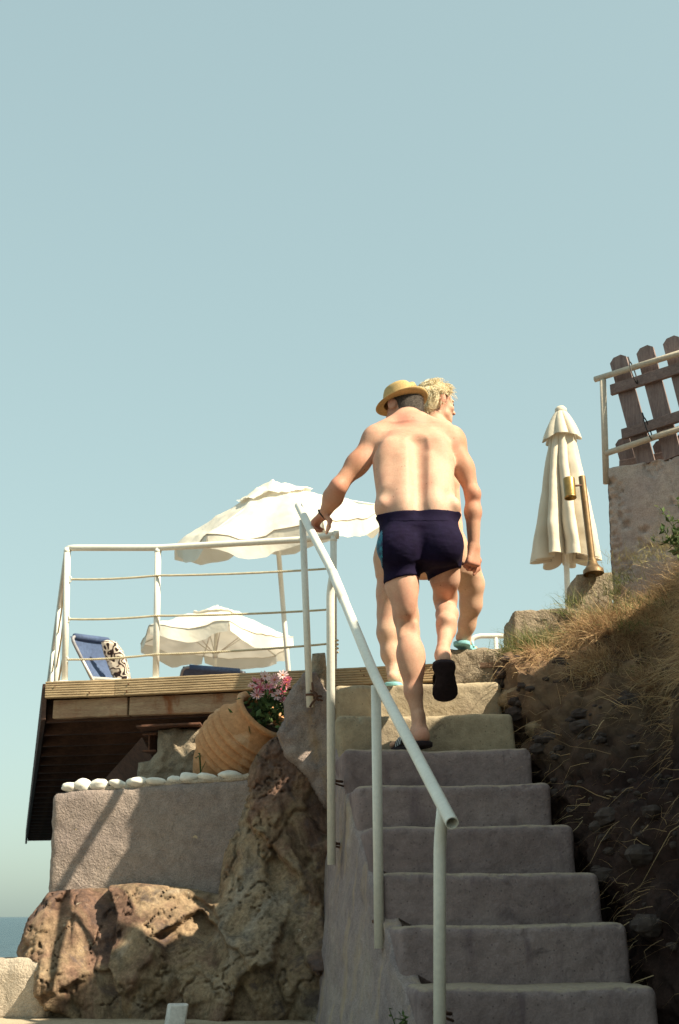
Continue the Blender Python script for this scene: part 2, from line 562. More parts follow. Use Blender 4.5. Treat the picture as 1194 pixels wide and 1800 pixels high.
def tube(pts, r, seg=12, cap=True):
    pts = [np.asarray(p, float) for p in pts]
    n = len(pts)
    rs = r if hasattr(r, '__len__') else [r] * n
    V, Fs = [], []
    x = None
    for i, p in enumerate(pts):
        t = pts[min(i + 1, n - 1)] - pts[max(i - 1, 0)]
        t = norm(t)
        if x is None:
            x, y, _ = frame(t)
        else:
            x = norm(x - t * np.dot(x, t))
            y = np.cross(t, x)
        for k in range(seg):
            a = 2 * math.pi * k / seg
            V.append(p + rs[i] * (x * math.cos(a) + y * math.sin(a)))
    for i in range(n - 1):
        for k in range(seg):
            k2 = (k + 1) % seg
            Fs.append([i * seg + k, i * seg + k2, (i + 1) * seg + k2, (i + 1) * seg + k])
    if cap:
        Fs.append(list(range(seg))[::-1])
        Fs.append([(n - 1) * seg + k for k in range(seg)])
    return np.array(V), Fs


def spline(pts, n=8):
    """Catmull-Rom through pts."""
    pts = [np.asarray(p, float) for p in pts]
    q = [2 * pts[0] - pts[1]] + pts + [2 * pts[-1] - pts[-2]]
    out = []
    for i in range(1, len(q) - 2):
        for k in range(n):
            t = k / n
            a, b, c, d = q[i - 1], q[i], q[i + 1], q[i + 2]
            out.append(0.5 * ((2 * b) + (c - a) * t + (2 * a - 5 * b + 4 * c - d) * t * t + (3 * b - a - 3 * c + d) * t ** 3))
    out.append(pts[-1])
    return out


def fillet(pts, rad, n=5):
    pts = [np.asarray(p, float) for p in pts]
    out = [pts[0]]
    for i in range(1, len(pts) - 1):
        a, b, c = pts[i - 1], pts[i], pts[i + 1]
        r = min(rad, 0.45 * np.linalg.norm(a - b), 0.45 * np.linalg.norm(c - b))
        p0, p1 = b + norm(a - b) * r, b + norm(c - b) * r
        for k in range(n + 1):
            t = k / n
            out.append((1 - t) ** 2 * p0 + 2 * t * (1 - t) * b + t * t * p1)
    out.append(pts[-1])
    return out


def lathe(prof, base, axis, seg=32, cap=False):
    """prof: list of (r, t) along axis from base."""
    x, y, d = frame(axis)
    V, Fs = [], []
    for r, t in prof:
        for k in range(seg):
            a = 2 * math.pi * k / seg
            V.append(np.asarray(base) + d * t + r * (x * math.cos(a) + y * math.sin(a)))
    for i in range(len(prof) - 1):
        for k in range(seg):
            k2 = (k + 1) % seg
            Fs.append([i * seg + k, i * seg + k2, (i + 1) * seg + k2, (i + 1) * seg + k])
    if cap:
        Fs.append(list(range(seg))[::-1])
        Fs.append([(len(prof) - 1) * seg + k for k in range(seg)])
    return np.array(V), Fs


def rbox(size, r=0.02, res=0.04, amp=0.0, nscale=8.0, seed=0.0, T=None, octv=4):
    """Rounded, slightly uneven box from (0,0,0) to size; T maps local verts to world."""
    size = np.array(size, float)
    r = min(r, size.min() * 0.49)
    V, Fs, n0 = [], [], 0
    for ax in range(3):
        u, v = [(1, 2), (2, 0), (0, 1)][ax]
        def axis_pts(L):
            k = max(1, int((L - 2 * r) / res))
            inner = np.linspace(r, L - r, k + 1)
            e = r * (1 - np.cos(np.linspace(0, math.pi / 2, 4)[:-1]))
            e = np.array([0, r * 0.3, r * 0.65])
            return np.concatenate([e, inner, L - e[::-1]])
        A, Bp = axis_pts(size[u]), axis_pts(size[v])
        for s in (0, 1):
            g = np.zeros((len(A), len(Bp), 3))
            g[..., u] = A[:, None]
            g[..., v] = Bp[None, :]
            g[..., ax] = size[ax] * s
            V.append(g.reshape(-1, 3))
            na, nb = len(A), len(Bp)
            for i in range(na - 1):
                for j in range(nb - 1):
                    q = [n0 + i * nb + j, n0 + (i + 1) * nb + j, n0 + (i + 1) * nb + j + 1, n0 + i * nb + j + 1]
                    Fs.append(q if s else q[::-1])
            n0 += na * nb
    V = np.concatenate(V)
    inner = np.clip(V, r, size - r)
    d = V - inner
    L = np.linalg.norm(d, axis=1)[:, None]
    nn = d / np.maximum(L, 1e-9)
    V = inner + nn * r
    # weld
    key = np.round(V * 20000).astype(int)
    _, first, inv = np.unique(key, axis=0, return_index=True, return_inverse=True)
    inv = inv.ravel()
    V, nn = V[first], nn[first]
    Fs = [[int(inv[i]) for i in q] for q in Fs]
    Fs = [q for q in Fs if len(set(q)) == 4] + [list(dict.fromkeys(q)) for q in Fs if len(set(q)) == 3]
    if amp:
        pv = V if T is None else T(V)
        V = V + nn * (fbm(pv, nscale, octv, 0.55, seed=seed) * amp)[:, None]
    if T is not None:
        V = T(V)
    return V, Fs


def beam(a, b, wv, hv, r=0.006, res=0.2, amp=0.0, nscale=8, seed=0.0):
    """Board from a to b; wv, hv are the width and height vectors (centred on the axis)."""
    a, b, wv, hv = (np.asarray(q, float) for q in (a, b, wv, hv))
    L, W, H = np.linalg.norm(b - a), np.linalg.norm(wv), np.linalg.norm(hv)
    d, x, y = norm(b - a), norm(wv), norm(hv)
    def T(V):
        return a + V[:, :1] * d + (V[:, 1:2] - W / 2) * x + (V[:, 2:3] - H / 2) * y
    VV, FF = rbox((L, W, H), r, res, amp, nscale, seed, T)
    if np.dot(np.cross(d, x), y) < 0:
        FF = [q[::-1] for q in FF]
    return VV, FF


def grid_faces(nu, nv, wrap=False):
    Fs = []
    for i in range(nu - 1):
        for j in range(nv - (0 if wrap else 1)):
            j2 = (j + 1) % nv
            Fs.append([i * nv + j, (i + 1) * nv + j, (i + 1) * nv + j2, i * nv + j2])
    return Fs


def inflated(poly, depth, rad, thick, res, disp, Y0=None):
    """A swollen front surface over an outline (list of world points, any Y); disp(X,Z,d)->forward offset; sides go back by thick."""
    poly = np.array(poly)
    x, z = poly[:, 0], poly[:, 2]
    gx = np.arange(x.min() - res, x.max() + 2 * res, res)
    gz = np.arange(z.min() - res, z.max() + 2 * res, res)
    X, Z = np.meshgrid(gx, gz, indexing='ij')
    sd = np.full(X.shape, 1e9)
    ins = np.zeros(X.shape, bool)
    cxp, czp = np.zeros(X.shape), np.zeros(X.shape)
    yw, yy = np.zeros(X.shape), np.zeros(X.shape)
    n = len(poly)
    for i in range(n):
        a, b = poly[i], poly[(i + 1) % n]
        e = b - a
        L2 = e[0] ** 2 + e[2] ** 2 + 1e-12
        t = np.clip(((X - a[0]) * e[0] + (Z - a[2]) * e[2]) / L2, 0, 1)
        qx, qz = a[0] + t * e[0], a[2] + t * e[2]
        d = np.hypot(X - qx, Z - qz)
        wgt = 1 / (d + 0.02) ** 2
        yw += wgt
        yy += wgt * (a[1] + t * e[1])
        m = d < sd
        sd[m], cxp[m], czp[m] = d[m], qx[m], qz[m]
        c = ((a[2] > Z) != (b[2] > Z)) & (X < (b[0] - a[0]) * (Z - a[2]) / (b[2] - a[2] + 1e-12) + a[0])
        ins ^= c
    Yb = yy / yw
    use = ins | (sd < res * 0.75)
    out = use & ~ins
    X, Z = X.copy(), Z.copy()
    X[out], Z[out] = cxp[out], czp[out]
    sd = np.where(ins, sd, 0)
    tt = np.clip(sd / rad, 0, 1)
    prof = np.sqrt(1 - (1 - tt) ** 2)
    Y = Yb - depth * prof - disp(X, Z, sd)
    idx = -np.ones(X.shape, int)
    idx[use] = np.arange(use.sum())
    V = np.stack([X[use], Y[use], Z[use]], 1)
    Fs = []
    a, b, c, d = idx[:-1, :-1], idx[1:, :-1], idx[1:, 1:], idx[:-1, 1:]
    ok = (a >= 0) & (b >= 0) & (c >= 0) & (d >= 0)
    Q = np.stack([a[ok], b[ok], c[ok], d[ok]], 1)
    Fs = Q.tolist()
    ed = {}
    for q in Fs:
        for k in range(4):
            e = (q[k], q[(k + 1) % 4])
            if (e[1], e[0]) in ed:
                del ed[(e[1], e[0])]
            else:
                ed[e] = 1
    vs = sorted({i for e in ed for i in e})
    mp = {v: len(V) + i for i, v in enumerate(vs)}
    back = V[vs].copy()
    back[:, 1] += thick
    V = np.concatenate([V, back])
    for (i, j) in ed:
        Fs.append([j, i, mp[i], mp[j]])
    return V, Fs


# ---------------------------------------------------------------- implicit surfaces for figures
class Field:
    def __init__(s, lo, hi, h):
        s.lo, s.h = np.array(lo, float), h
        s.n = np.ceil((np.array(hi) - s.lo) / h).astype(int) + 1
        s.F = np.full(s.n, 0.5, np.float32)

    def block(s, lo, hi):
        a = np.maximum(np.floor((np.array(lo) - s.lo) / s.h).astype(int), 0)
        b = np.minimum(np.ceil((np.array(hi) - s.lo) / s.h).astype(int) + 1, s.n)
        if (b <= a).any():
            return None, None
        ax = [s.lo[i] + s.h * np.arange(a[i], b[i]) for i in range(3)]
        G = np.stack(np.meshgrid(*ax, indexing='ij'), -1).astype(np.float32)
        return (slice(a[0], b[0]), slice(a[1], b[1]), slice(a[2], b[2])), G

    def put(s, fn, lo, hi, k, sub=False):
        sl, G = s.block(np.array(lo) - k - 4 * s.h, np.array(hi) + k + 4 * s.h)
        if sl is None:
            return
        d = fn(G)
        f = s.F[sl]
        if sub:
            d = -d
            hh = np.maximum(k - np.abs(f - d), 0) / k
            s.F[sl] = np.maximum(f, d) + hh * hh * k * 0.25
        else:
            hh = np.maximum(k - np.abs(f - d), 0) / k
            s.F[sl] = np.minimum(f, d) - hh * hh * k * 0.25

    def cone(s, a, b, ra, rb, k=0.03, sub=False):
        a, b = np.asarray(a, np.float32), np.asarray(b, np.float32)
        def fn(G):
            e = b - a
            t = np.clip(((G - a) @ e) / (e @ e + 1e-9), 0, 1)
            return np.linalg.norm(G - (a + t[..., None] * e), axis=-1) - (ra + (rb - ra) * t)
        r = max(ra, rb)
        s.put(fn, np.minimum(a, b) - r, np.maximum(a, b) + r, k, sub)

    def chain(s, pts, rs, k=0.03):
        for i in range(len(pts) - 1):
            s.cone(pts[i], pts[i + 1], rs[i], rs[i + 1], k)

    def ell(s, c, rad, axes=None, k=0.03, sub=False):
        c = np.asarray(c, np.float32)
        A = np.eye(3, dtype=np.float32) if axes is None else np.array([norm(q) for q in axes], np.float32)
        rad = np.asarray(rad, np.float32)
        def fn(G):
            q = ((G - c) @ A.T) / rad
            k0 = np.linalg.norm(q, axis=-1)
            k1 = np.linalg.norm(q / rad, axis=-1)
            return k0 * (k0 - 1) / np.maximum(k1, 1e-6)
        s.put(fn, c - rad.max(), c + rad.max(), k, sub)

    def sweep(s, secs, k=0.03, p=2.3, right=None):
        """secs: list of (centre, half_width, half_depth), elliptical sections stacked along z."""
        C = np.array([q[0] for q in secs], np.float32)
        W = np.array([q[1] for q in secs], np.float32)
        D = np.array([q[2] for q in secs], np.float32)
        order = np.argsort(C[:, 2])
        C, W, D = C[order], W[order], D[order]
        rv = np.array((1, 0, 0)) if right is None else norm(right)
        fv = np.array((-rv[1], rv[0], 0))
        lo = C.min(0) - W.max()
        hi = C.max(0) + W.max()
        lo[2], hi[2] = C[0, 2] - 0.05, C[-1, 2] + 0.05
        def fn(G):
            z = G[..., 2]
            zc = np.clip(z, C[0, 2], C[-1, 2])
            cx, cy = np.interp(zc, C[:, 2], C[:, 0]), np.interp(zc, C[:, 2], C[:, 1])
            ww, dd = np.interp(zc, C[:, 2], W), np.interp(zc, C[:, 2], D)
            ex, ey = G[..., 0] - cx, G[..., 1] - cy
            a = (ex * rv[0] + ey * rv[1]) / ww
            b = (ex * fv[0] + ey * fv[1]) / dd
            q = (np.abs(a) ** p + np.abs(b) ** p) ** (1 / p)
            d = (q - 1) * np.minimum(ww, dd)
            return np.maximum(d, np.abs(z - zc) + d * 0.3)
        s.put(fn, lo, hi, k)

    def mesh(s, Fv=None):
        Fv = s.F if Fv is None else Fv
        ins = Fv < 0
        n = s.n
        c = np.zeros(n - 1, np.int8)
        for dx in (0, 1):
            for dy in (0, 1):
                for dz in (0, 1):
                    c += ins[dx:n[0] - 1 + dx, dy:n[1] - 1 + dy, dz:n[2] - 1 + dz]
        act = (c > 0) & (c < 8)
        I = np.argwhere(act)
        idx = -np.ones(n - 1, int)
        idx[act] = np.arange(len(I))
        cor = [(x, y, z) for x in (0, 1) for y in (0, 1) for z in (0, 1)]
        vals = np.stack([Fv[I[:, 0] + q[0], I[:, 1] + q[1], I[:, 2] + q[2]] for q in cor], 1)
        acc = np.zeros((len(I), 3))
        cnt = np.zeros(len(I))
        for i in range(8):
            for j in range(i + 1, 8):
                if sum(abs(cor[i][t] - cor[j][t]) for t in range(3)) != 1:
                    continue
                a, b = vals[:, i], vals[:, j]
                m = (a < 0) != (b < 0)
                t = np.where(m, a / np.where(m, a - b, 1), 0)
                p = np.array(cor[i]) + t[:, None] * (np.array(cor[j]) - np.array(cor[i]))
                acc += np.where(m[:, None], p, 0)
                cnt += m
        V = s.lo + s.h * (I + acc / np.maximum(cnt, 1)[:, None])
        Q = []
        for ax in range(3):
            u, v = (ax + 1) % 3, (ax + 2) % 3
            sl0 = [slice(None)] * 3
            sl1 = [slice(None)] * 3
            sl0[ax], sl1[ax] = slice(0, -1), slice(1, None)
            A, Bv = ins[tuple(sl0)], ins[tuple(sl1)]
            for flip in (False, True):
                e = np.argwhere(A & ~Bv if not flip else ~A & Bv)
                e = e[(e[:, u] > 0) & (e[:, v] > 0) & (e[:, u] < n[u] - 1) & (e[:, v] < n[v] - 1)]
                def at(du, dv):
                    w = e.copy()
                    w[:, u] -= du
                    w[:, v] -= dv
                    return idx[w[:, 0], w[:, 1], w[:, 2]]
                q = np.stack([at(1, 1), at(0, 1), at(0, 0), at(1, 0)], 1)
                Q.append(q[:, ::-1] if flip else q)
        Q = np.concatenate(Q)
        Q = Q[(Q >= 0).all(1)]
        # light relaxation
        for _ in range(2):
            nb = np.zeros_like(V)
            cn = np.zeros(len(V))
            for k in range(4):
                a, b = Q[:, k], Q[:, (k + 1) % 4]
                np.add.at(nb, a, V[b])
                np.add.at(cn, a, 1)
                np.add.at(nb, b, V[a])
                np.add.at(cn, b, 1)
            V = V * 0.5 + 0.5 * nb / np.maximum(cn, 1)[:, None]
        return V, Q


def keep_used(V, Q):
    used = np.unique(Q)
    mp = -np.ones(len(V), int)
    mp[used] = np.arange(len(used))
    return V[used], mp[Q]


def PZ(px, py, z):
    """World point on the ray through a photo pixel at height z."""
    a = P(px, py, 1.0)
    return np.array((0, 0, E)) + (a - np.array((0, 0, E))) * ((z - E) / (a[2] - E))


# ================================================================ SETTING
# sea: one sheet to the horizon
m, nt, b, vec = new_mat('sea_water')
v1 = mapping(nt, vec, (1.0, 0.45, 1))
hw = noise_n(nt, v1, 0.55, 8, 0.62, 0.3)
b.inputs['Base Color'].default_value = (0.040, 0.075, 0.10, 1)
b.inputs['Roughness'].default_value = 0.3
b.inputs['Specular IOR Level'].default_value = 0.22
b.inputs['IOR'].default_value = 1.33
bump(nt, b, [(hw, 1.0)], 1.6)
MAT['sea'] = m
SEA_Z = -1.9
rr = np.array([0.0, 8, 16, 30, 60, 150, 500, 2000, 9000, 40000])
V, Fs = [], []
for r_ in rr[1:]:
    for k in range(48):
        a_ = 2 * math.pi * k / 48
        V.append((r_ * math.cos(a_), r_ * math.sin(a_), SEA_Z))
Fs = [[i * 48 + k, i * 48 + (k + 1) % 48, (i + 1) * 48 + (k + 1) % 48, (i + 1) * 48 + k] for i in range(len(rr) - 2) for k in range(48)]
Fs = [q[::-1] for q in Fs]
Fs.append(list(range(48)))
tag(obj('sea', (V, Fs), 'sea', smooth=False), 'calm blue green sea out to the horizon', kind='structure')

# terrace under the camera
def T_terr(V):
    return V + np.array((-5.0, -4.0, -2.6))
o = obj('ground', rbox((9.0, 10.75, 2.6), 0.05, 0.25, 0.012, 3.0, T=T_terr), 'terrace')
tag(o, 'pale concrete terrace at the foot of the rock', kind='structure')

# ---------------------------------------------------------------- staircase
KS = list(range(-1, 8))
SY = {-1: 1862, 0: 1735, 1: 1625, 2: 1533, 3: 1450, 4: 1378, 5: 1315, 6: 1255, 7: 1200}
SL = {-1: 778, 0: 735, 1: 700, 2: 672, 3: 647, 4: 624, 5: 604, 6: 592, 7: 588}
SR = {-1: 1212, 0: 1155, 1: 1105, 2: 1056, 3: 1010, 4: 969, 5: 934, 6: 904, 7: 881}
YK = {k: 4.2 + 0.30 * k for k in KS}
ZK = {k: P(700, SY[k], YK[k])[2] for k in KS}
XL = {k: P(SL[k], SY[k], YK[k])[0] for k in KS}
XR = {k: P(SR[k], SY[k], YK[k])[0] for k in KS}
stairs = thing('stone_staircase', 'worn grey stone staircase with rounded steps climbing to the deck', 'staircase', (0.65, 3.9, 0))
for k in KS:
    x0, x1 = XL[k], XR[k]
    dep = 0.44 if k < 7 else 0.50
    hgt = 0.34
    sl = 0.012 * math.sin(k * 2.1)
    def T(V, k=k, x0=x0, x1=x1, sl=sl):
        W = np.empty_like(V)
        s = V[:, 0] / (x1 - x0)
        W[:, 0] = x0 + V[:, 0] + (V[:, 2] - 0.34) * (-0.05 + 0.10 * (s > 0.6) * 0) - V[:, 1] * 0.10
        W[:, 1] = YK[k] + V[:, 1] + (0.34 - V[:, 2]) * 0.05 + 0.012 * np.sin(s * 5 + k)
        W[:, 2] = ZK[k] - hgt + V[:, 2] + sl * 0.5 * (s - 0.5) + 0.010 * (s - 0.5)
        # worn middle and a lower right end
        W[:, 2] -= 0.006 * np.exp(-((s - 0.55) / 0.25) ** 2) * (V[:, 2] > 0.2)
        return W
    V_, F_ = rbox((x1 - x0, dep, hgt), 0.030, 0.011, 0.010, 7.0, seed=k * 3.7, T=T, octv=5)
    # chipped and crumbled along the nosing
    near_edge = np.exp(-(((V_[:, 1] - YK[k]) / 0.05) ** 2 + ((V_[:, 2] - ZK[k]) / 0.05) ** 2))
    ch = np.clip(fbm(V_, 16, 4, 0.6, seed=k * 1.3) - 0.16, 0, 1) * near_edge
    V_[:, 2] -= ch * 0.05
    V_[:, 1] += ch * 0.05
    VF = (V_, F_)
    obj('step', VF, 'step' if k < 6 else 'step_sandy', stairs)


def stair_line(Y):
    """Height of the line through the inner corners, and left/right edges, at distance Y."""
    ys = [YK[k] + 0.30 for k in KS]
    return np.interp(Y, ys, [ZK[k] for k in KS]), np.interp(Y, [YK[k] for k in KS], [XL[k] for k in KS]), np.interp(Y, [YK[k] for k in KS], [XR[k] for k in KS])


ny, nz = 170, 70
V = []
for i in range(ny):
    Y = 3.75 + (6.62 - 3.75) * i / (ny - 1)
    zt, xl, xr = stair_line(Y)
    zt += 0.012
    for j in range(nz):
        t = j / (nz - 1)
        z = zt + (-0.06 - zt) * t
        off = -0.045 + 0.06 * min(t / 0.03, 1.0) + 0.10 * t ** 1.3 * min(1.0, (zt + 0.06) / 0.9)
        V.append((xl + 0.02 - off, Y, z))
V = np.array(V)
V[:, 0] -= fbm(V, 4.0, 4, 0.55) * 0.022 + fbm(V * np.array((1, 1, 0.4)), 24.0, 4, 0.6) * 0.014
Vt = []
for i in range(ny):
    p = V[i * nz].copy()
    Vt.append((p[0] + 0.25, p[1], p[2] - 0.14))
V2 = np.concatenate([V, np.array(Vt)])
Fs = [q[::-1] for q in grid_faces(ny, nz)]
n1 = len(V)
Fs += [[i * nz, (i + 1) * nz, n1 + i + 1, n1 + i][::-1] for i in range(ny - 1)]
obj('string_wall', (V2, Fs), 'string', stairs, label='lilac grey plastered side of the staircase')
# near end of the stair mass (closes the side wall below the frame)
def rough(amp, sc=6.0, oc=5, seed=0.0, ridge=0.0, rs=3.0):
    def f(X, Z, d):
        p = np.stack([X, X * 0.3 + Z * 0.2, Z], -1)
        o = fbm(p, sc, oc, 0.55, seed=seed) * amp
        if ridge:
            o = o + fbm(p, rs, 5, 0.5, ridged=True, seed=seed + 5) * ridge
        return o
    return f


# plastered wing beside the top of the stairs (in front of the pot)
pl = [(556, 1182), (534, 1183), (515, 1206), (498, 1235), (500, 1262), (486, 1290), (500, 1330), (540, 1370), (570, 1420), (604, 1420), (600, 1330), (590, 1226), (574, 1215)]
obj('plaster_wing', inflated([P(x, y, 6.36) for x, y in pl], 0.05, 0.05, 0.30, 0.012, rough(0.05, 7, 5, 3.0, 0.025, 5)), 'wing', stairs,
    label='lilac grey plaster shoulder beside the top steps')

# ---------------------------------------------------------------- rock outcrop under the grey wall
ro = [(38, 1672), (58, 1612), (84, 1568), (130, 1562), (240, 1552), (330, 1560), (384, 1572), (392, 1500), (402, 1446), (424, 1380), (440, 1344),
      (462, 1308), (498, 1288), (545, 1290), (592, 1350), (635, 1500), (660, 1600), (690, 1850), (30, 1850), (60, 1760)]


def facets(X, Z, n, amp, tilt, seed, stretch=(1.0, 1.0), shear=0.0):
    """Angular broken faces: each cell of a scattered set is its own tilted plane."""
    rg = np.random.default_rng(seed)
    sx = rg.uniform(X.min() - 0.1, X.max() + 0.1, n)
    sz = rg.uniform(Z.min() - 0.1, Z.max() + 0.1, n)
    h, ax_, az_ = rg.normal(size=n) * amp, rg.normal(size=n) * tilt, rg.normal(size=n) * tilt
    best = np.full(X.shape, 1e9)
    out = np.zeros(X.shape)
    U, W = (X + shear * Z) * stretch[0], Z * stretch[1]
    for i in range(n):
        du, dw = U - (sx[i] + shear * sz[i]) * stretch[0], W - sz[i] * stretch[1]
        d2 = du * du + dw * dw
        m_ = d2 < best
        best[m_] = d2[m_]
        out[m_] = (h[i] + ax_[i] * (X - sx[i]) + az_[i] * (Z - sz[i]))[m_]
    for _ in range(1):         # worn edges
        c = np.pad(out, 1, mode='edge')
        out = (c[1:-1, 1:-1] * 2 + c[:-2, 1:-1] + c[2:, 1:-1] + c[1:-1, :-2] + c[1:-1, 2:]) / 6
    return np.clip(out, -0.075, 0.075)


def rock_disp(X, Z, d):
    p = np.stack([X, X * 0.2 - Z * 0.3, Z], -1)
    wx, wz = fbm(p, 5, 4, 0.6, seed=9) * 0.07, fbm(p, 5, 4, 0.6, seed=5) * 0.07
    o = fbm(p, 1.8, 3, 0.5, seed=1.7) * 0.14
    o += facets(X + wx, Z + wz, 26, 0.028, 0.24, 5, (1.5, 1.0), 0.35)
    o += facets(X + wx * 0.6, Z + wz * 0.6, 110, 0.007, 0.16, 8, (1.6, 1.0), 0.3)
    gr = np.clip(fbm(p, 2.0, 2, seed=31) * 2 + 0.6, 0.25, 1)
    o += gr * (fbm(p, 20, 5, 0.85, seed=2.2) * 0.025 + fbm(p, 60, 3, 0.85, seed=6.2) * 0.020)
    c1 = perlin(p * np.array((4.5, 2, 2.6)) + 11.7 + 0.6 * fbm(p, 9, 3)[..., None])
    o -= 0.030 * np.exp(-(c1 / 0.03) ** 2)
    # the column on the right stands forward, the lower part steps out
    o += 0.17 * np.clip((X + 0.62) / 0.25, 0, 1) * np.clip((1.05 - Z) / 0.8, 0, 1)
    o += 0.20 * np.clip((0.52 - Z) / 0.34, 0, 1)
    return o - 0.03


obj_rock = obj('rock_outcrop', inflated([P(x, y, 6.50) for x, y in ro], 0.16, 0.14, 0.5, 0.008, rock_disp), 'rock')
tag(obj_rock, 'rugged ochre and brown rock outcrop below the grey rendered wall', 'rock')

# ---------------------------------------------------------------- grey rendered wall with its pebbles
def wall_T(p0, pr, y_thick, zb):
    """box mapped so that its front top edge runs p0 -> pr"""
    def T(V, p0=np.array(p0), pr=np.array(pr)):
        L = np.hypot(pr[0] - p0[0], pr[1] - p0[1])
        dx = (pr - p0) / L
        nrm = np.array((-dx[1], dx[0], 0))
        W = p0 + V[:, :1] * dx + V[:, 1:2] * nrm
        W[:, 2] = W[:, 2] + V[:, 2] - zb
        return W
    return T


WL, WR = P(90, 1393, 6.62), P(436, 1366, 6.50)
wz = WL[2]
Lw = np.hypot(WR[0] - WL[0], WR[1] - WL[1]) + 0.1
hb = WL[2] - P(90, 1600, 6.62)[2]
o = obj('rendered_wall', rbox((Lw, 0.42, hb + 0.1), 0.045, 0.016, 0.016, 9, 2.0, wall_T(WL, WR, 0.42, hb + 0.1), 5), 'plaster')
tag(o, 'grey cement rendered wall topped by a row of white pebbles', 'wall')

peb = [(124, 1384, 14, 9), (146, 1378, 15, 12), (176, 1377, 16, 10), (208, 1377, 16, 8), (243, 1369, 19, 9), (275, 1370, 18, 8), (308, 1364, 13, 8),
       (333, 1360, 16, 10), (366, 1363, 17, 8), (404, 1357, 20, 9)]
words = ['leftmost white pebble in the row on the grey wall', 'tall rounded white pebble, second from the left on the grey wall',
         'egg shaped white pebble, third from the left on the grey wall', 'flat white pebble, fourth from the left on the grey wall',
         'wide white pebble, fifth from the left on the grey wall', 'long flat white pebble, sixth from the left on the grey wall',
         'smallest white pebble, just left of the big one before the pot', 'plump white pebble below the left side of the terracotta pot',
         'flat white pebble directly below the terracotta pot', 'rightmost and largest white pebble, against the rock']
for i, (x, y, rw, rh) in enumerate(peb):
    t = (x - 90) / (436 - 90)
    Y = 6.62 + (6.50 - 6.62) * t + 0.05
    s = Y / F * 1.02
    c = P(x, y, Y)
    top = WL[2] + (WR[2] - WL[2]) * t
    c[2] = top + rh * s * 0.80
    nu, nv = 14, 20
    Vp = []
    for a in range(nu):
        th = math.pi * a / (nu - 1)
        for q in range(nv):
            ph = 2 * math.pi * q / nv
            Vp.append((math.sin(th) * math.cos(ph), math.sin(th) * math.sin(ph), math.cos(th)))
    Vp = np.array(Vp)
    wob = 1 + 0.32 * fbm(Vp, 1.0, 3, seed=i * 2.3)
    Vp = Vp * wob[:, None] * np.array((rw * s * 1.08, rw * s * 0.9, rh * s))
    an = random.uniform(-0.18, 0.18)
    Vp = np.stack([Vp[:, 0] * math.cos(an) - Vp[:, 2] * math.sin(an), Vp[:, 1], Vp[:, 0] * math.sin(an) + Vp[:, 2] * math.cos(an)], 1) + c
    o = obj('white_pebble', (Vp, [q[::-1] for q in grid_faces(nu, nv, True)]), 'pebble', base=c)
    tag(o, words[i], 'pebble', 'white pebbles along the top of the grey wall')
# small mortar bed under the pebbles
mb = rbox((1.02, 0.14, 0.03), 0.012, 0.02, 0.02, 25, 1.0, wall_T(P(118, 1391, 6.62) + np.array((0, 0.03, 0)), P(424, 1367, 6.51), 0.14, 0.014))
o_mort = obj('mortar_bed', mb, 'pale_plaster')
tag(o_mort, 'crumbly pale mortar strip under the white pebbles', 'mortar')

# low sea wall at the left and its terrace
SWL = P(-190, 1690, 6.3)
SWR = P(86, 1683, 6.15)
hs_ = SWL[2] + 0.05
o = obj('sea_wall', rbox((np.hypot(*(SWR - SWL)[:2]), 0.35, hs_), 0.06, 0.02, 0.022, 8, 4.0, wall_T(SWL, SWR, 0.35, hs_), 5), 'pale_plaster')
tag(o, 'low rounded cream plastered sea wall at the lower left edge', 'wall')

# small white cable box on the ground
jb = thing('cable_box', 'small white plastic cable box on the ground below the rock', 'box', tuple(P(310, 1800, 5.75)))
bx0 = P(290, 1812, 5.78)
def T_box(V):
    W = V.copy()
    W[:, 0] = V[:, 0] + V[:, 2] * 0.14
    a = 0.25
    return np.stack([W[:, 0] * math.cos(a) - W[:, 1] * math.sin(a), W[:, 0] * math.sin(a) + W[:, 1] * math.cos(a), W[:, 2]], 1) + bx0
hbx = P(290, 1765, 5.78)[2] - bx0[2]
obj('housing', rbox((0.085, 0.06, hbx), 0.008, 0.05, T=T_box), 'box_plastic', jb)
def T_lid(V):
    return T_box(V + np.array((0.006, -0.012, 0.006)))
obj('lid', rbox((0.073, 0.014, hbx - 0.012), 0.004, 0.05, T=T_lid), 'box_plastic', jb)

# ---------------------------------------------------------------- wooden deck
DR = P(775, 1168, 6.80)
ZD = DR[2]
DL = PZ(85, 1200, ZD)
DM = PZ(207, 1196, ZD)
deck = thing('wooden_deck', 'weathered timber deck on dark joists jutting out over the sea', 'deck', (float(DL[0]), float(DL[1]), 0))
UP = np.array((0, 0, 1.0))
th_f = ZD - PZ(85, 1229, ZD)[2] if False else (1229 - 1199) / F * DL[1] * 0.99
def fascia(a, b, seed):
    a, b = a.copy(), b.copy()
    fwd = norm(np.cross(norm(b - a), UP))
    off = fwd * 0.018 - UP * (th_f / 2)
    # three tongues with grooves between them make the ribbed face
    parts = [beam(a + off, b + off, fwd * 0.036, UP * th_f, 0.005, 0.05, 0.004, 20, seed)]
    nrib = 7
    for i in range(nrib):
        zc = -th_f + th_f * (i + 0.5) / nrib
        parts.append(beam(a + fwd * 0.038 + UP * zc, b + fwd * 0.038 + UP * zc, fwd * 0.007, UP * (th_f / nrib * 0.78), 0.0025, 0.2))
    return join(*parts)
obj('fascia_board', fascia(DL, DM - norm(DM - DL) * 0.003, 1.0), 'fascia', deck)
obj('fascia_board', fascia(DM, DR, 5.0), 'fascia', deck)
fwd = norm(np.cross(norm(DR - DM), UP))
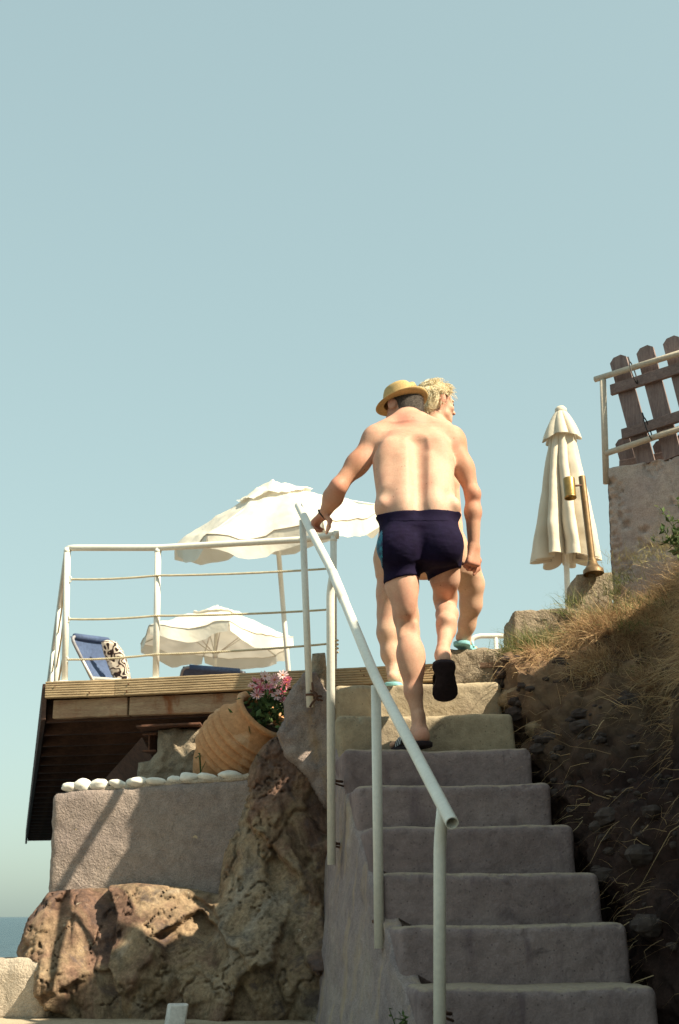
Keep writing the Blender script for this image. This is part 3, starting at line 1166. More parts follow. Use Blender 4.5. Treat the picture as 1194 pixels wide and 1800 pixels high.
# screws in the boards
for sx, sy in ((100, 1208), (160, 1220), (228, 1205), (420, 1190), (433, 1187), (634, 1182), (640, 1190), (760, 1176), (225, 1218)):
    p = PZ(sx, sy, ZD - (sy - 1198 + (sx - 85) * 0.045) / F * 7.0)
    q = P(sx, sy, np.interp(sx, [85, 207, 775], [DL[1], DM[1], DR[1]]))
    q[1] -= 0.046
    obj('screw', lathe([(0.0, 0.004), (0.004, 0.003), (0.0045, 0)], q, fwd, 8), 'bracket', deck)
# second beam under the fascia
b0, b1 = PZ(92, 1228, ZD - th_f), PZ(560, 1215, ZD - th_f)
bh = 0.105
inn = -fwd * 0.055
dd = norm(DM - DL)
pA, pB, pC, pD = DL + dd * 0.02, DL + dd * 0.36, DL + dd * 0.47, DR - norm(DR - DM) * 0.2
for (q0, q1, s_) in ((pA, DL + (DR - DL) * 0.21, 2.0), (DL + (DR - DL) * 0.215, DR - norm(DR - DM) * 0.25, 6.0)):
    zz = -UP * (th_f + bh / 2 + 0.002)
    obj('edge_beam', beam(q0 + zz + inn, q1 + zz + inn, fwd * 0.05, UP * bh, 0.006, 0.05, 0.006, 12, s_), 'beam', deck)
edge_dir = norm(np.array((P(28, HOR, 1.0)[0], 1.0, 0)))       # the deck runs away to the left
LEN = 13.2
DECK_W = 3.9
side = norm(DR - DL)
# decking boards on top, running across
bw = 0.142
base_board = None
nb = int(LEN / (bw + 0.008))
for i in range(nb):
    p = DL + edge_dir * (0.06 + i * (bw + 0.008)) - UP * 0.016
    if base_board is None:
        base_board = obj('decking_board', beam(p, p + side * DECK_W, edge_dir * bw, UP * 0.028, 0.003, 3.0), 'deckboard', deck)
        p_first = p
    else:
        c = base_board.copy()
        COL.objects.link(c)
        c.parent = deck
        c.location = Vector((p - p_first).tolist())
# joists below
first = None
for i in range(23):
    p = DL + edge_dir * (0.16 + i * 0.56) - UP * (0.032 + 0.09)
    if first is None:
        first = obj('joist', beam(p, p + side * (DECK_W - 0.2), edge_dir * 0.05, UP * 0.175, 0.005, 0.6, 0.004, 5), 'joist', deck)
        p_f = p
    else:
        c = first.copy()
        COL.objects.link(c)
        c.parent = deck
        c.location = Vector((p - p_f).tolist())
# side board along the left edge
a0 = DL - UP * 0.11 - edge_dir * 0.0
obj('side_board', beam(a0 - side * 0.02, a0 - side * 0.02 + edge_dir * LEN, side * 0.03, UP * 0.21, 0.004, 1.0), 'joist', deck)
a1 = DL + side * 1.55 - UP * 0.27
obj('bearer', beam(a1 + edge_dir * 0.2, a1 + edge_dir * (LEN - 0.3), side * 0.12, UP * 0.13, 0.006, 1.0), 'joist', deck)
# brace and rusty steel beam under the deck
s0, s1 = P(262, 1318, 7.35), P(168, 1420, 8.3)
obj('brace', beam(s0, s1, np.array((0.0, 0.05, 0)), norm(np.cross(s1 - s0, (0, 1, 0))) * 0.16, 0.006, 0.3), 'joist', deck)
ib0 = P(262, 1305, 7.0)
ibl = np.array((0.35, 0.9, 0))
ibl = norm(ibl)
ibs = norm(np.cross(ibl, UP))
parts = [beam(ib0 - UP * 0.045, ib0 - UP * 0.045 + ibl * 0.7, ibs * 0.085, UP * 0.010, 0.002, 0.5),
         beam(ib0 + UP * 0.045, ib0 + UP * 0.045 + ibl * 0.7, ibs * 0.085, UP * 0.010, 0.002, 0.5),
         beam(ib0, ib0 + ibl * 0.7, ibs * 0.009, UP * 0.082, 0.002, 0.5)]
obj('steel_beam', join(*parts), 'bracket', deck, label='rusty steel beam end under the deck')
pl0, pl1 = P(244, 1281, 6.95), P(356, 1276, 6.98)
obj('steel_plate', beam(pl0, pl1, np.array((0, 0.2, 0)), UP * 0.012, 0.002, 0.5), 'bracket', deck)

# rough concrete foot of the deck behind the pot
fo = [(278, 1284), (310, 1279), (362, 1281), (420, 1284), (430, 1420), (242, 1420), (243, 1340), (262, 1338), (277, 1322)]
o = obj('concrete_footing', inflated([P(x, y, 6.98) for x, y in fo], 0.05, 0.04, 0.6, 0.012, rough(0.05, 9, 5, 8.0, 0.03, 9)), 'block')
tag(o, 'rough crumbling concrete footing under the deck beside the pot', 'footing')

# ---------------------------------------------------------------- stone posts and stepped plinths at the top of the stairs
pp = [(549, 1150), (572, 1148), (576, 1190), (576, 1300), (546, 1300), (545, 1200)]
o = obj('stone_pillar', inflated([P(x, y, 6.42) for x, y in pp], 0.035, 0.03, 0.12, 0.008, rough(0.03, 14, 5, 1.0, 0.02, 12)), 'block')
tag(o, 'short rough stone pillar behind the upper handrail post', 'pillar')


def plinth(name, x0, x1, ytop0, ytop1, ybot, Y, depth, label, seed, r=0.02, amp=0.028):
    a, b_ = P(x0, ytop0, Y), P(x1, ytop1, Y)
    h = a[2] - P(x0, ybot, Y)[2]
    W = b_[0] - a[0]
    def T(V):
        Wd = np.empty_like(V)
        Wd[:, 0] = a[0] + V[:, 0] + (h - V[:, 2]) * -0.03
        Wd[:, 1] = Y + V[:, 1]
        Wd[:, 2] = a[2] - h + V[:, 2] + (b_[2] - a[2]) * V[:, 0] / W * (V[:, 2] / h)
        return Wd
    o = obj(name, rbox((W, depth, h), r, 0.013, amp, 11, seed, T, 5), 'block')
    tag(o, label, 'plinth')
    return o, a, b_


plinth('concrete_plinth', 778, 935, 1142, 1134, 1260, 6.74, 0.45, 'long low concrete plinth at the top step, nearest the walkers', 2.0, 0.025)
plinth('concrete_plinth', 903, 1030, 1072, 1068, 1190, 6.92, 0.45, 'concrete plinth with grass in front, middle one of the stepped three', 5.0, 0.015, 0.018)
_, la, lb = plinth('concrete_plinth', 1013, 1078, 1009, 1004, 1120, 6.98, 0.30, 'small concrete plinth that carries the brass lamp', 9.0, 0.012, 0.012)

# ---------------------------------------------------------------- rendered wall on the right
def FY(px):
    return 7.12 - (px - 1060) / 134 * 0.30
w0, w1 = P(1064, 822, FY(1064)), P(1290, 800, FY(1290) + 0.10)
hw_ = w0[2] - P(1064, 1080, FY(1064))[2]
def T_w(V, a=w0, b_=w1):
    L = np.hypot(b_[0] - a[0], b_[1] - a[1])
    dx = np.array(((b_[0] - a[0]) / L, (b_[1] - a[1]) / L, (b_[2] - a[2]) / L * 0.3))
    nr = norm(np.array((-dx[1], dx[0], 0)))
    W = a + V[:, :1] * dx + V[:, 1:2] * nr
    W[:, 2] += V[:, 2] - hw_
    p = W.copy()
    sp = fbm(p, 5.5, 5, 0.6, seed=3.3)
    edge = np.clip(1 - V[:, 0] / 0.16, 0, 1)
    spall = np.clip((sp + edge * 0.35 - 0.14) * 8, 0, 1) * (V[:, 1] < 0.02)
    W += nr[None, :] * (spall * (0.022 + 0.03 * fbm(p, 40, 3, seed=1)))[:, None]
    return W
Lw2 = np.hypot(w1[0] - w0[0], w1[1] - w0[1])
o = obj('garden_wall', rbox((Lw2, 0.25, hw_), 0.015, 0.010, 0.012, 9, 7.0, T_w, 5), 'old_wall')
tag(o, 'peeling pinkish rendered wall below the picket fence', 'wall')

# ---------------------------------------------------------------- grassy bank right of the stairs
def bank_profile(Y):
    """(X, Z) control points of a section across the bank at distance Y, from the stairs outwards to the unseen ridge shaped to cast shade."""
    zs, xl, xr = stair_line(Y)
    zs0 = E - 0.226 + 0.667 * (Y - 4.2) * 1.02
    zs0 = min(zs0, E + 1.22)
    xe = xr + 0.01
    xf = max(0.262 * Y, xe + 0.30)
    zf = E + float(np.interp(Y, [-1, 2.0, 3.0, 4.0, 4.4, 5.0, 5.9, 6.6, 6.9, 7.4], [0.1, 0.1, 0.1, 0.22, 0.36, 0.68, 1.15, 1.60, 1.74, 1.85]))
    ridge = E + float(np.interp(Y, [-1.0, 0.5, 2.0, 3.5, 4.15, 4.58, 4.94, 5.16, 5.6, 6.6, 8.0], SHADE_RIDGE))
    h1 = float(np.interp(Y, [2, 4.3, 5.2, 5.8, 6.4, 7.2], [0.10, 0.10, 0.10, 0.06, 0.03, 0.0]))
    gap = float(np.interp(Y, [4.0, 5.6, 6.2], [0.10, 0.07, 0.01]))
    pts = [(xe - 0.06, zs0 - 0.75), (xe + 0.03 + gap * 0.3, zs0 - 0.5), (xe + gap, zs0 - 0.18), (xe + gap + 0.03, zs0 + h1 * 0.5), (xe + gap + 0.07, zs0 + h1)]
    x4 = pts[-1][0]
    pts += [(x4 + (xf - x4) * 0.5, (zs0 + h1) * 0.5 + zf * 0.5), (max(xf, x4 + 0.1), max(zf, zs0 + h1 + 0.05)), (xf + 0.28, zf + (ridge - zf) * 0.42), (xf + 0.62, ridge - 0.06), (xf + 1.1, ridge + 0.02), (xf + 3.5, ridge + 0.2)]
    return pts


SHADE_RIDGE = [4.0, 3.8, 3.6, 3.26, 3.28, 2.95, 2.68, 2.52, 2.35, 2.25, 2.15]  # crest heights outside the view, raised so the bank shades steps and rock
ny = 300
ys = np.linspace(-0.8, 7.35, ny)
nsub = 9
rows = []
for Y in ys:
    pr = bank_profile(Y)
    c = spline([np.array((x, 0, z)) for x, z in pr], nsub)
    # resample so that the seen part is dense
    c = np.array(c)
    L = np.concatenate([[0], np.cumsum(np.linalg.norm(np.diff(c, axis=0), axis=1))])
    near = np.concatenate([np.linspace(0, L[nsub * 6], 84)[:-1], np.linspace(L[nsub * 6], L[-1], 34)])
    xs, zs = np.interp(near, L, c[:, 0]), np.interp(near, L, c[:, 2])
    rows.append(np.stack([xs, np.full(len(xs), Y), zs], 1))
nv_b = len(rows[0])
BV = np.concatenate(rows)
G = BV.reshape(ny, nv_b, 3)
du = np.gradient(G, axis=0)
dv = np.gradient(G, axis=1)
BN = np.cross(dv, du)
BN /= np.linalg.norm(BN, axis=-1)[..., None]
if BN[ny // 2, 40][2] < 0:
    BN = -BN
BN = BN.reshape(-1, 3)
q = BV + 0.12 * np.stack([fbm(BV, 2.5, 3, seed=3), fbm(BV, 2.5, 3, seed=6), fbm(BV, 2.5, 3, seed=9)], 1)
dsp = fbm(q, 2.6, 5, 0.55, seed=2) * 0.13 + fbm(q, 5.0, 4, 0.55, ridged=True, seed=8) * 0.075 + fbm(BV, 13, 4, 0.65, seed=4) * 0.055
fade = np.clip((np.arange(nv_b) - 12) / 14.0, 0.12, 1)
dsp = dsp * np.tile(fade, ny)
# keep the rough surface clear of the steps near the stairs
zs_all, _, xr_all = stair_line(BV[:, 1])
BV2 = BV + BN * dsp[:, None]
keep = BV2[:, 0] < xr_all + 0.012
BV2[keep, 0] = np.maximum(BV2[keep, 0], BV[keep, 0])
Fs = grid_faces(ny, nv_b)
tb = (np.array(Fs[0]), BV2)
e1, e2 = BV2[Fs[5][1]] - BV2[Fs[5][0]], BV2[Fs[5][2]] - BV2[Fs[5][0]]
mid = grid_faces(ny, nv_b)[(ny // 2) * (nv_b - 1) + 40]
nn_ = np.cross(BV2[mid[1]] - BV2[mid[0]], BV2[mid[2]] - BV2[mid[0]])
if nn_[2] < 0:
    Fs = [f[::-1] for f in Fs]
tag(obj('bank', (BV2, Fs), 'shade_soil'), 'steep earth bank covered in dry grass right of the stairs, its unseen ridge raised to cast shade', kind='structure')
G2 = BV2.reshape(ny, nv_b, 3)

# pale stones at the foot of the bank beside the top steps
def boulder(name, c, rad, seed, mat, label, cat='stone', group=None, parent=None, rough_=0.3):
    nu, nv = 26, 36
    Vp = []
    for a in range(nu):
        th = math.pi * a / (nu - 1)
        for q_ in range(nv):
            ph = 2 * math.pi * q_ / nv
            Vp.append((math.sin(th) * math.cos(ph), math.sin(th) * math.sin(ph), math.cos(th)))
    Vp = np.array(Vp)
    wob = 1 + rough_ * fbm(Vp, 1.2, 4, 0.5, seed=seed) + 0.15 * fbm(Vp, 1.6, 3, ridged=True, seed=seed + 3)
    Vp = Vp * wob[:, None] * np.array(rad) + np.array(c)
    o = obj(name, (Vp, [f[::-1] for f in grid_faces(nu, nv, True)]), mat, parent, base=None if parent is not None else c)
    if label:
        tag(o, label, cat, group)
    return o


boulder('pale_stone', P(925, 1232, 6.33), (0.14, 0.12, 0.075), 1.0, 'rock_pale', 'broad pale stone beside the top step, lit by the sun')
boulder('pale_stone', P(975, 1262, 6.12), (0.16, 0.12, 0.07), 4.0, 'rock_pale', 'long pale stone slab sloping down below the dry grass')
boulder('pale_stone', P(952, 1283, 6.0), (0.07, 0.07, 0.045), 7.0, 'rock_pale', 'small pale stone at the shadow edge beside the third step')
boulder('pale_stone', P(1145, 1330, 5.45), (0.11, 0.10, 0.10), 9.0, 'rock_pale', 'grey knobbly stone set in the shaded bank')
boulder('pale_stone', P(1170, 1500, 5.0), (0.07, 0.06, 0.035), 12.0, 'rock_pale', 'flat grey stone low in the dark bank at the right edge')
boulder('pale_stone', P(1105, 1380, 5.3), (0.035, 0.03, 0.05), 15.0, 'rock_pale', 'small upright stone in the dark bank above the lower steps')


# ---------------------------------------------------------------- grass
def blades(roots, dirs, lens, widths, tones, bend, seg=4):
    """All blades of a sward as one mesh; bend pulls the tips down."""
    n = len(roots)
    side = np.cross(dirs, RNG.normal(size=(n, 3)))
    side /= np.linalg.norm(side, axis=1)[:, None]
    V = np.zeros((n, seg + 1, 2, 3))
    for i in range(seg + 1):
        t = i / seg
        c = roots + dirs * (lens * t)[:, None]
        c[:, 2] -= bend * lens * t * t
        c += side * (0.12 * lens * np.sin(t * 2.2) * RNG.choice([-1, 1], n))[:, None] * t
        ww = widths * (1 - 0.92 * t) * 0.5
        V[:, i, 0] = c + side * ww[:, None]
        V[:, i, 1] = c - side * ww[:, None]
    V = V.reshape(-1, 3)
    base = (np.arange(n) * (seg + 1) * 2)[:, None, None]
    q = np.array([[2 * i, 2 * i + 1, 2 * i + 3, 2 * i + 2] for i in range(seg)])[None]
    Fq = (base + q).reshape(-1, 4)
    return (V, Fq), np.repeat(tones, (seg + 1) * 2)


def sample_bank(n, cond):
    out_p, out_n = [], []
    Nn = BN.reshape(ny, nv_b, 3)
    while sum(len(x) for x in out_p) < n:
        i = RNG.integers(0, ny - 1, n * 3)
        j = RNG.integers(0, nv_b - 1, n * 3)
        a, b_ = RNG.random(n * 3)[:, None], RNG.random(n * 3)[:, None]
        p = (G2[i, j] * (1 - a) + G2[i + 1, j] * a) * (1 - b_) + (G2[i, j + 1] * (1 - a) + G2[i + 1, j + 1] * a) * b_
        area = np.linalg.norm(G2[i + 1, j] - G2[i, j], axis=1) * np.linalg.norm(G2[i, j + 1] - G2[i, j], axis=1)
        ok = (RNG.random(n * 3) < area / 0.0009) & cond(p, j)
        out_p.append(p[ok])
        out_n.append(Nn[i, j][ok])
    return np.concatenate(out_p)[:n], np.concatenate(out_n)[:n]


def in_view(p, margin=60):
    c, s = math.cos(PITCH), math.sin(PITCH)
    z = p[:, 2] - E
    dpt = p[:, 1] * c + z * s
    px = CX + F * p[:, 0] / dpt
    py = CY - F * (z * c - p[:, 1] * s) / dpt
    return px, py


def cond_dry(p, j):
    px, py = in_view(p)
    cl = fbm(p, 3.0, 3, seed=1.1)
    zs, xl, xr = stair_line(p[:, 1])
    zs0 = E - 0.226 + 0.68 * (p[:, 1] - 4.2)
    up = np.clip((p[:, 2] - zs0 - np.interp(p[:, 1], [4.3, 5.2, 5.8, 6.4], [0.25, 0.22, 0.12, 0.0])) / 0.15, 0, 1)
    return (px > 870) & (px < 1330) & (py > 880) & (cl * 1.6 + RNG.random(len(p)) * 0.45 > 0.12) & (RNG.random(len(p)) < 0.004 + up * np.clip((1330 - py) / 220, 0.012, 1) * np.clip(1.25 - (px - 900) / 420 - (py - 1130) / 240, 0.16, 1))


p, nrm_ = sample_bank(30000, cond_dry)
n = len(p)
down = np.array((-0.75, -0.35, -0.55))
d = nrm_ * RNG.uniform(0.25, 0.9, n)[:, None] + down * RNG.uniform(0.1, 0.9, n)[:, None] + RNG.normal(size=(n, 3)) * 0.42
d /= np.linalg.norm(d, axis=1)[:, None]
vf, tn = blades(p - nrm_ * 0.01, d, RNG.gamma(3.5, 0.032, n) + 0.03, RNG.uniform(0.0018, 0.0045, n), np.clip(RNG.normal(0.52, 0.27, n) + 0.9 * fbm(p, 5, 3, seed=8), 0, 1), RNG.uniform(0.1, 0.6, n))
tag(obj('dry_grass', vf, 'dry_grass', attrs={'tone': tn}, smooth=False), 'straw coloured dry grass matted over the bank', 'grass', kind='stuff')


def tuft(name, centres, n, lens, spread, label, tone=(0.45, 0.25), up=1.0, lean=(0, 0, 0), sc=0.05, kind='stuff', wd=(0.0018, 0.0036)):
    roots, dirs, L = [], [], []
    for c in centres:
        k = n
        r_ = np.array(c) + RNG.normal(size=(k, 3)) * np.array((sc, sc, sc * 0.25))
        d_ = RNG.normal(size=(k, 3)) * spread + np.array((0, 0, up)) + np.array(lean)
        d_ /= np.linalg.norm(d_, axis=1)[:, None]
        roots.append(r_)
        dirs.append(d_)
        L.append(RNG.uniform(lens[0], lens[1], k) * RNG.uniform(0.5, 1, k))
    roots, dirs, L = np.concatenate(roots), np.concatenate(dirs), np.concatenate(L)
    k = len(roots)
    vf, tn = blades(roots, dirs, L, RNG.uniform(wd[0], wd[1], k), np.clip(RNG.normal(tone[0], tone[1], k), 0, 1), RNG.uniform(0.1, 0.5, k), 5)
    return tag(obj(name, vf, 'green_grass', attrs={'tone': tn}, smooth=False), label, 'grass', kind=kind)


tuft('grass_tuft', [P(940, 1150, 6.66), P(920, 1158, 6.62), P(968, 1140, 6.68), P(955, 1165, 6.58), P(985, 1150, 6.6), P(905, 1150, 6.66), P(930, 1135, 6.70)], 230, (0.08, 0.26), 0.45,
     'green grass tuft in front of the middle plinth', lean=(-0.25, -0.2, 0), sc=0.045)
tuft('grass_tuft', [P(1010, 1062, 6.85), P(1000, 1080, 6.82), P(1045, 1085, 6.75), P(1075, 1045, 6.80), P(1095, 1022, 6.82)], 110, (0.06, 0.2), 0.5,
     'green grass tuft at the foot of the brass lamp', lean=(-0.3, -0.15, 0), sc=0.04)
tuft('grass_tuft', [P(1120, 1105, 6.2), P(1090, 1075, 6.4), P(1060, 1110, 6.4), P(1020, 1130, 6.45), P(1150, 1060, 6.3), P(1010, 1190, 6.25), P(1060, 1200, 6.1), P(1120, 1190, 5.9), P(960, 1185, 6.45), P(985, 1168, 6.5), P(1035, 1160, 6.35), P(1000, 1120, 6.6), P(1045, 1090, 6.6)], 90, (0.06, 0.2), 0.55,
     'green blades scattered through the dry grass of the bank', lean=(-0.3, -0.3, -0.2), sc=0.06)
tuft('grass_tuft', [P(1085, 985, 6.95), P(1130, 985, 6.85), P(1165, 975, 6.8), P(1190, 960, 6.7)], 60, (0.08, 0.22), 0.6,
     'pale dry stalks standing against the pinkish wall', tone=(0.95, 0.1), lean=(-0.1, -0.1, 0), sc=0.07, wd=(0.0015, 0.0028))

# loose rubble and clods bedded in the bank
def cond_rub(p, j):
    px, py = in_view(p)
    zs0 = E - 0.226 + 0.68 * (p[:, 1] - 4.2)
    return (px > 880) & (px < 1260) & (py > 1120) & (py < 1790) & (p[:, 2] > zs0 - 0.15) & (fbm(p, 3.5, 2, seed=6) > -0.05)


rp_, rn_ = sample_bank(170, cond_rub)
rub = []
ico = []
for a_ in range(7):
    for b_ in range(8):
        th, ph = math.pi * a_ / 6, 2 * math.pi * b_ / 8
        ico.append((math.sin(th) * math.cos(ph), math.sin(th) * math.sin(ph), math.cos(th)))
ico = np.array(ico)
icf = [f[::-1] for f in grid_faces(7, 8, True)]
for i in range(len(rp_)):
    r_ = RNG.uniform(0.006, 0.02) if i % 6 else RNG.uniform(0.02, 0.045)
    w_ = 1 + 0.5 * fbm(ico, 1.3, 2, seed=i * 1.7)
    rub.append((ico * w_[:, None] * np.array((r_ * 1.3, r_, r_ * 0.8)) + rp_[i] + rn_[i] * r_ * 0.25, icf))
tag(obj('bank_rubble', join(*rub), 'rubble', smooth=False), 'small stones and crumbs of rubble bedded in the bank', 'rubble', kind='stuff')

# leafy shrub against the right wall
def leaf_mesh(pts, nrm, L, W):
    V, Fq, tn = [], [], []
    for p_, d_, l_, w_ in zip(pts, nrm, L, W):
        s_ = norm(np.cross(d_, RNG.normal(size=3)))
        u_ = np.cross(s_, d_)
        k = len(V)
        V += [p_, p_ + d_ * l_ * 0.4 + s_ * w_ + u_ * w_ * 0.3, p_ + d_ * l_, p_ + d_ * l_ * 0.4 - s_ * w_ + u_ * w_ * 0.3, p_ + d_ * l_ * 0.45]
        Fq += [[k, k + 1, k + 4], [k + 1, k + 2, k + 4], [k + 2, k + 3, k + 4], [k + 3, k, k + 4]]
        tn += [RNG.random()] * 5
    return (np.array(V), Fq), np.array(tn)


def shrub(name, base, tips, nl, label, L=(0.025, 0.05), cat='shrub'):
    t = thing(name, label, cat, tuple(base))
    st, lp, ld = [], [], []
    for tp in tips:
        mid_ = (np.array(base) + tp) / 2 + RNG.normal(size=3) * 0.03
        path = spline([base, mid_, tp], 6)
        st.append(tube(path, [0.004 - 0.003 * i / (len(path) - 1) for i in range(len(path))], 5))
        for _ in range(nl):
            i = RNG.integers(4, len(path))
            lp.append(path[i] + RNG.normal(size=3) * 0.08 * L[0])
            ld.append(norm(RNG.normal(size=3) * 0.8 + norm(tp - base) * 0.6))
    obj('stem', join(*st), 'leaf', t, attrs={'tone': np.full(sum(len(s[0]) for s in st), 0.3)})
    vf, tn = leaf_mesh(lp, ld, RNG.uniform(L[0], L[1], len(lp)), RNG.uniform(L[0] * 0.28, L[1] * 0.28, len(lp)))
    obj('foliage', vf, 'leaf', t, smooth=False, kind='stuff', attrs={'tone': tn})
    return t


shrub('leafy_shrub', P(1215, 1000, 6.62), [P(1160, 892, 6.62), P(1178, 905, 6.6), P(1190, 880, 6.65), P(1165, 925, 6.55), P(1150, 950, 6.6), P(1185, 945, 6.55), P(1200, 915, 6.5)], 26,
      'small green leafy shrub against the pinkish wall at the right edge')
shrub('stair_weed', P(690, 1812, 4.05), [P(684, 1772, 4.03), P(704, 1784, 4.06), P(694, 1790, 4.0)], 7,
      'tiny green weed growing by the lowest step', (0.008, 0.022), 'weed')
shrub('pot_weed', P(353, 1358, 6.62), [P(344, 1334, 6.62), P(352, 1328, 6.6), P(362, 1338, 6.6)], 6,
      'tiny yellowish weed in front of the terracotta pot', (0.006, 0.016), 'weed')

# ---------------------------------------------------------------- tree on the bank, out of the frame to the right, whose shade reaches the wall
def olive(base, h, crown, label):
    t = thing('olive_tree', label, 'tree', tuple(base))
    base = np.array(base)
    tr = []
    lp, ld = [], []
    trunk = spline([base - UP * 0.2, base + (0.06, 0.05, h * 0.3), base + (-0.05, 0.1, h * 0.55)], 6)
    tr.append(tube(trunk, [0.11 - 0.05 * i / (len(trunk) - 1) for i in range(len(trunk))], 9))
    for k in range(14):
        a = 2.4 * k
        top = base + np.array((crown * 0.8 * math.cos(a) * RNG.uniform(0.4, 1), crown * 0.8 * math.sin(a) * RNG.uniform(0.4, 1), h * RNG.uniform(0.6, 1.0)))
        path = spline([trunk[-1 - (k % 4)], (trunk[-1] + top) / 2 + RNG.normal(size=3) * 0.1, top], 6)
        tr.append(tube(path, [0.04 - 0.034 * i / (len(path) - 1) for i in range(len(path))], 6))
        for _ in range(230):
            i = RNG.integers(5, len(path))
            lp.append(path[i] + RNG.normal(size=3) * crown * 0.16)
            ld.append(norm(RNG.normal(size=3)))
    obj('trunk', join(*tr), 'bracket', t)
    vf, tn = leaf_mesh(lp, ld, RNG.uniform(0.04, 0.08, len(lp)), RNG.uniform(0.010, 0.018, len(lp)))
    obj('crown', vf, 'leaf', t, smooth=False, kind='stuff', attrs={'tone': tn})


# ---------------------------------------------------------------- stair handrail
rail = thing('stair_handrail', 'white painted pipe handrail on four posts along the left of the stairs', 'handrail', tuple(P(773, 1800, 3.88)))
RP = [P(795, 1447, 3.78), P(660, 1190, 4.78), P(583, 1002, 5.62), P(545, 930, 6.10), P(525, 889, 6.40)]
path = [RP[0], RP[1], RP[2], RP[4]]
# open pipe: outer and inner wall at the lower end
pth = fillet([RP[0], RP[1], RP[2], RP[3], RP[4]], 0.10)
d0 = norm(pth[0] - pth[1])
obj('rail', join(tube(pth, 0.0195, 20, cap=False), tube([pth[0] - d0 * 0.10, pth[0]], 0.0165, 20, cap=False),
                 lathe([(0.0165, 0), (0.0195, 0)], pth[0], d0, 20)), 'paint', rail)
obj('pipe_mouth_shade', lathe([(0.0, -0.05), (0.0164, -0.05)], pth[0], d0, 20), 'dark', rail)  # black disc standing in for the shade inside the hollow pipe
obj('sleeve', tube([RP[2] + norm(RP[1] - RP[2]) * 0.02, RP[2] + norm(RP[1] - RP[2]) * 0.34], 0.0215, 18), 'paint', rail)


def post(top, bot, r=0.0185, bend=None, parent=rail):
    top, bot = np.array(top), np.array(bot)
    if bend is None:
        pts = [bot, top]
    else:
        pts = fillet([bot, top + np.array((0, 0, -0.03)), bend], 0.05)
    return obj('post', tube(pts, r, 18), 'paint', parent)


post(P(773, 1462, 3.90), P(773, 1905, 3.92), bend=P(779, 1420, 3.87))
post(P(661, 1205, 4.78), P(667, 1667, 4.83))
post(P(581, 1030, 5.60), P(583, 1520, 5.66), bend=P(586, 1010, 5.58))
post(P(532, 915, 6.30), P(545, 1243, 6.24), 0.017)
# rusty wall brackets
for (x, y, Y) in ((590, 1372, 5.68), (591, 1482, 5.70), (553, 1222, 6.24), (672, 1620, 4.86), (781, 1780, 3.95)):
    c = P(x - 8, y, Y)
    e_ = P(x + 12, y + 2, Y + 0.06)
    obj('bracket', join(tube([c, e_], 0.006, 8), tube([c + (0, -0.0, -0.008), e_ + (0.005, 0, -0.02)], 0.0045, 8),
                        lathe([(0.021, -0.006), (0.021, 0.006)], c, (0, 0, 1), 16)), 'bracket', rail)
tw = [P(549, 1200, 6.22), P(551, 1216, 6.2), P(556, 1226, 6.19), P(549, 1236, 6.2), P(545, 1243, 6.2)]
obj('tie_wire', join(tube(spline(tw, 5), 0.006, 6), tube(spline([P(545, 1214, 6.2), P(556, 1219, 6.2), P(560, 1232, 6.2)], 5), 0.005, 6)), 'bracket', rail)

# ---------------------------------------------------------------- deck railing with ropes
ZR_OFF = 0.0
rl = thing('deck_railing', 'white pipe railing with three ropes around the timber deck', 'railing', (float(DL[0]), float(DL[1]), float(ZD)))
cL = DL + side * 0.10 + edge_dir * 0.03
def Yd(px):
    return float(np.interp(px, [85, 207, 775], [DL[1], DM[1], DR[1]])) + 0.05
RC = P(119, 963, Yd(119))
R1 = P(278, 963, Yd(278))
R2 = P(540, 948, Yd(540))
R3 = P(588, 940, Yd(588))
ZRAIL = RC[2]
far = RC + edge_dir * 12.6
obj('top_rail', tube(fillet([far, RC, R1, R2, R3], 0.05, 6), 0.0185, 16), 'paint', rl)
obj('end_cap', lathe([(0.0, -0.002), (0.0235, 0.0), (0.0235, 0.03), (0.0, 0.032)], R3 + np.array((-0.005, 0, 0)), (1, 0.0, 0), 16), 'paint', rl)
tops = [(RC, 119, 1196), (R1, 277, 1196), (R3 + np.array((-0.005, 0, -0.01)), 587, 1172)]
PB = []
for tp, bx_, by_ in tops:
    bot = tp.copy()
    bot[2] = ZD
    bot[0] += (P(bx_, by_, tp[1])[0] - tp[0]) * 0.5
    PB.append((tp, bot))
    obj('post', tube([bot, tp], 0.0185, 16), 'paint', rl)
    obj('base_plate', lathe([(0.0, 0.012), (0.02, 0.012), (0.045, 0.010), (0.048, 0.0)], bot, (0, 0, 1), 16), 'paint', rl)
    obj('weld', lathe([(0.0186, -0.030), (0.0215, -0.024), (0.0215, -0.018), (0.0186, -0.012)], tp, (0, 0, 1), 14), 'paint', rl)
side_posts = []
for i in range(1, 9):
    tp = RC + edge_dir * (1.5 * i)
    bt = tp.copy()
    bt[2] = ZD
    side_posts.append((tp, bt))
    obj('post', tube([bt, tp], 0.0185, 12), 'paint', rl)


def rope_mesh(a, b_, r=0.0046, pitch=0.040, sag=0.008):
    L = np.linalg.norm(b_ - a)
    n_ = int(L / pitch * 8)
    x, y, d_ = frame(b_ - a)
    out = []
    for ph in (0, 2.094, 4.189):
        pts = []
        for i in range(n_ + 1):
            t = i / n_
            an = 2 * math.pi * t * L / pitch + ph
            pts.append(a + (b_ - a) * t - UP * sag * 4 * t * (1 - t) + r * 0.75 * (x * math.cos(an) + y * math.sin(an)))
        out.append(tube(pts, r * 0.72, 5, cap=False))
    return join(*out)


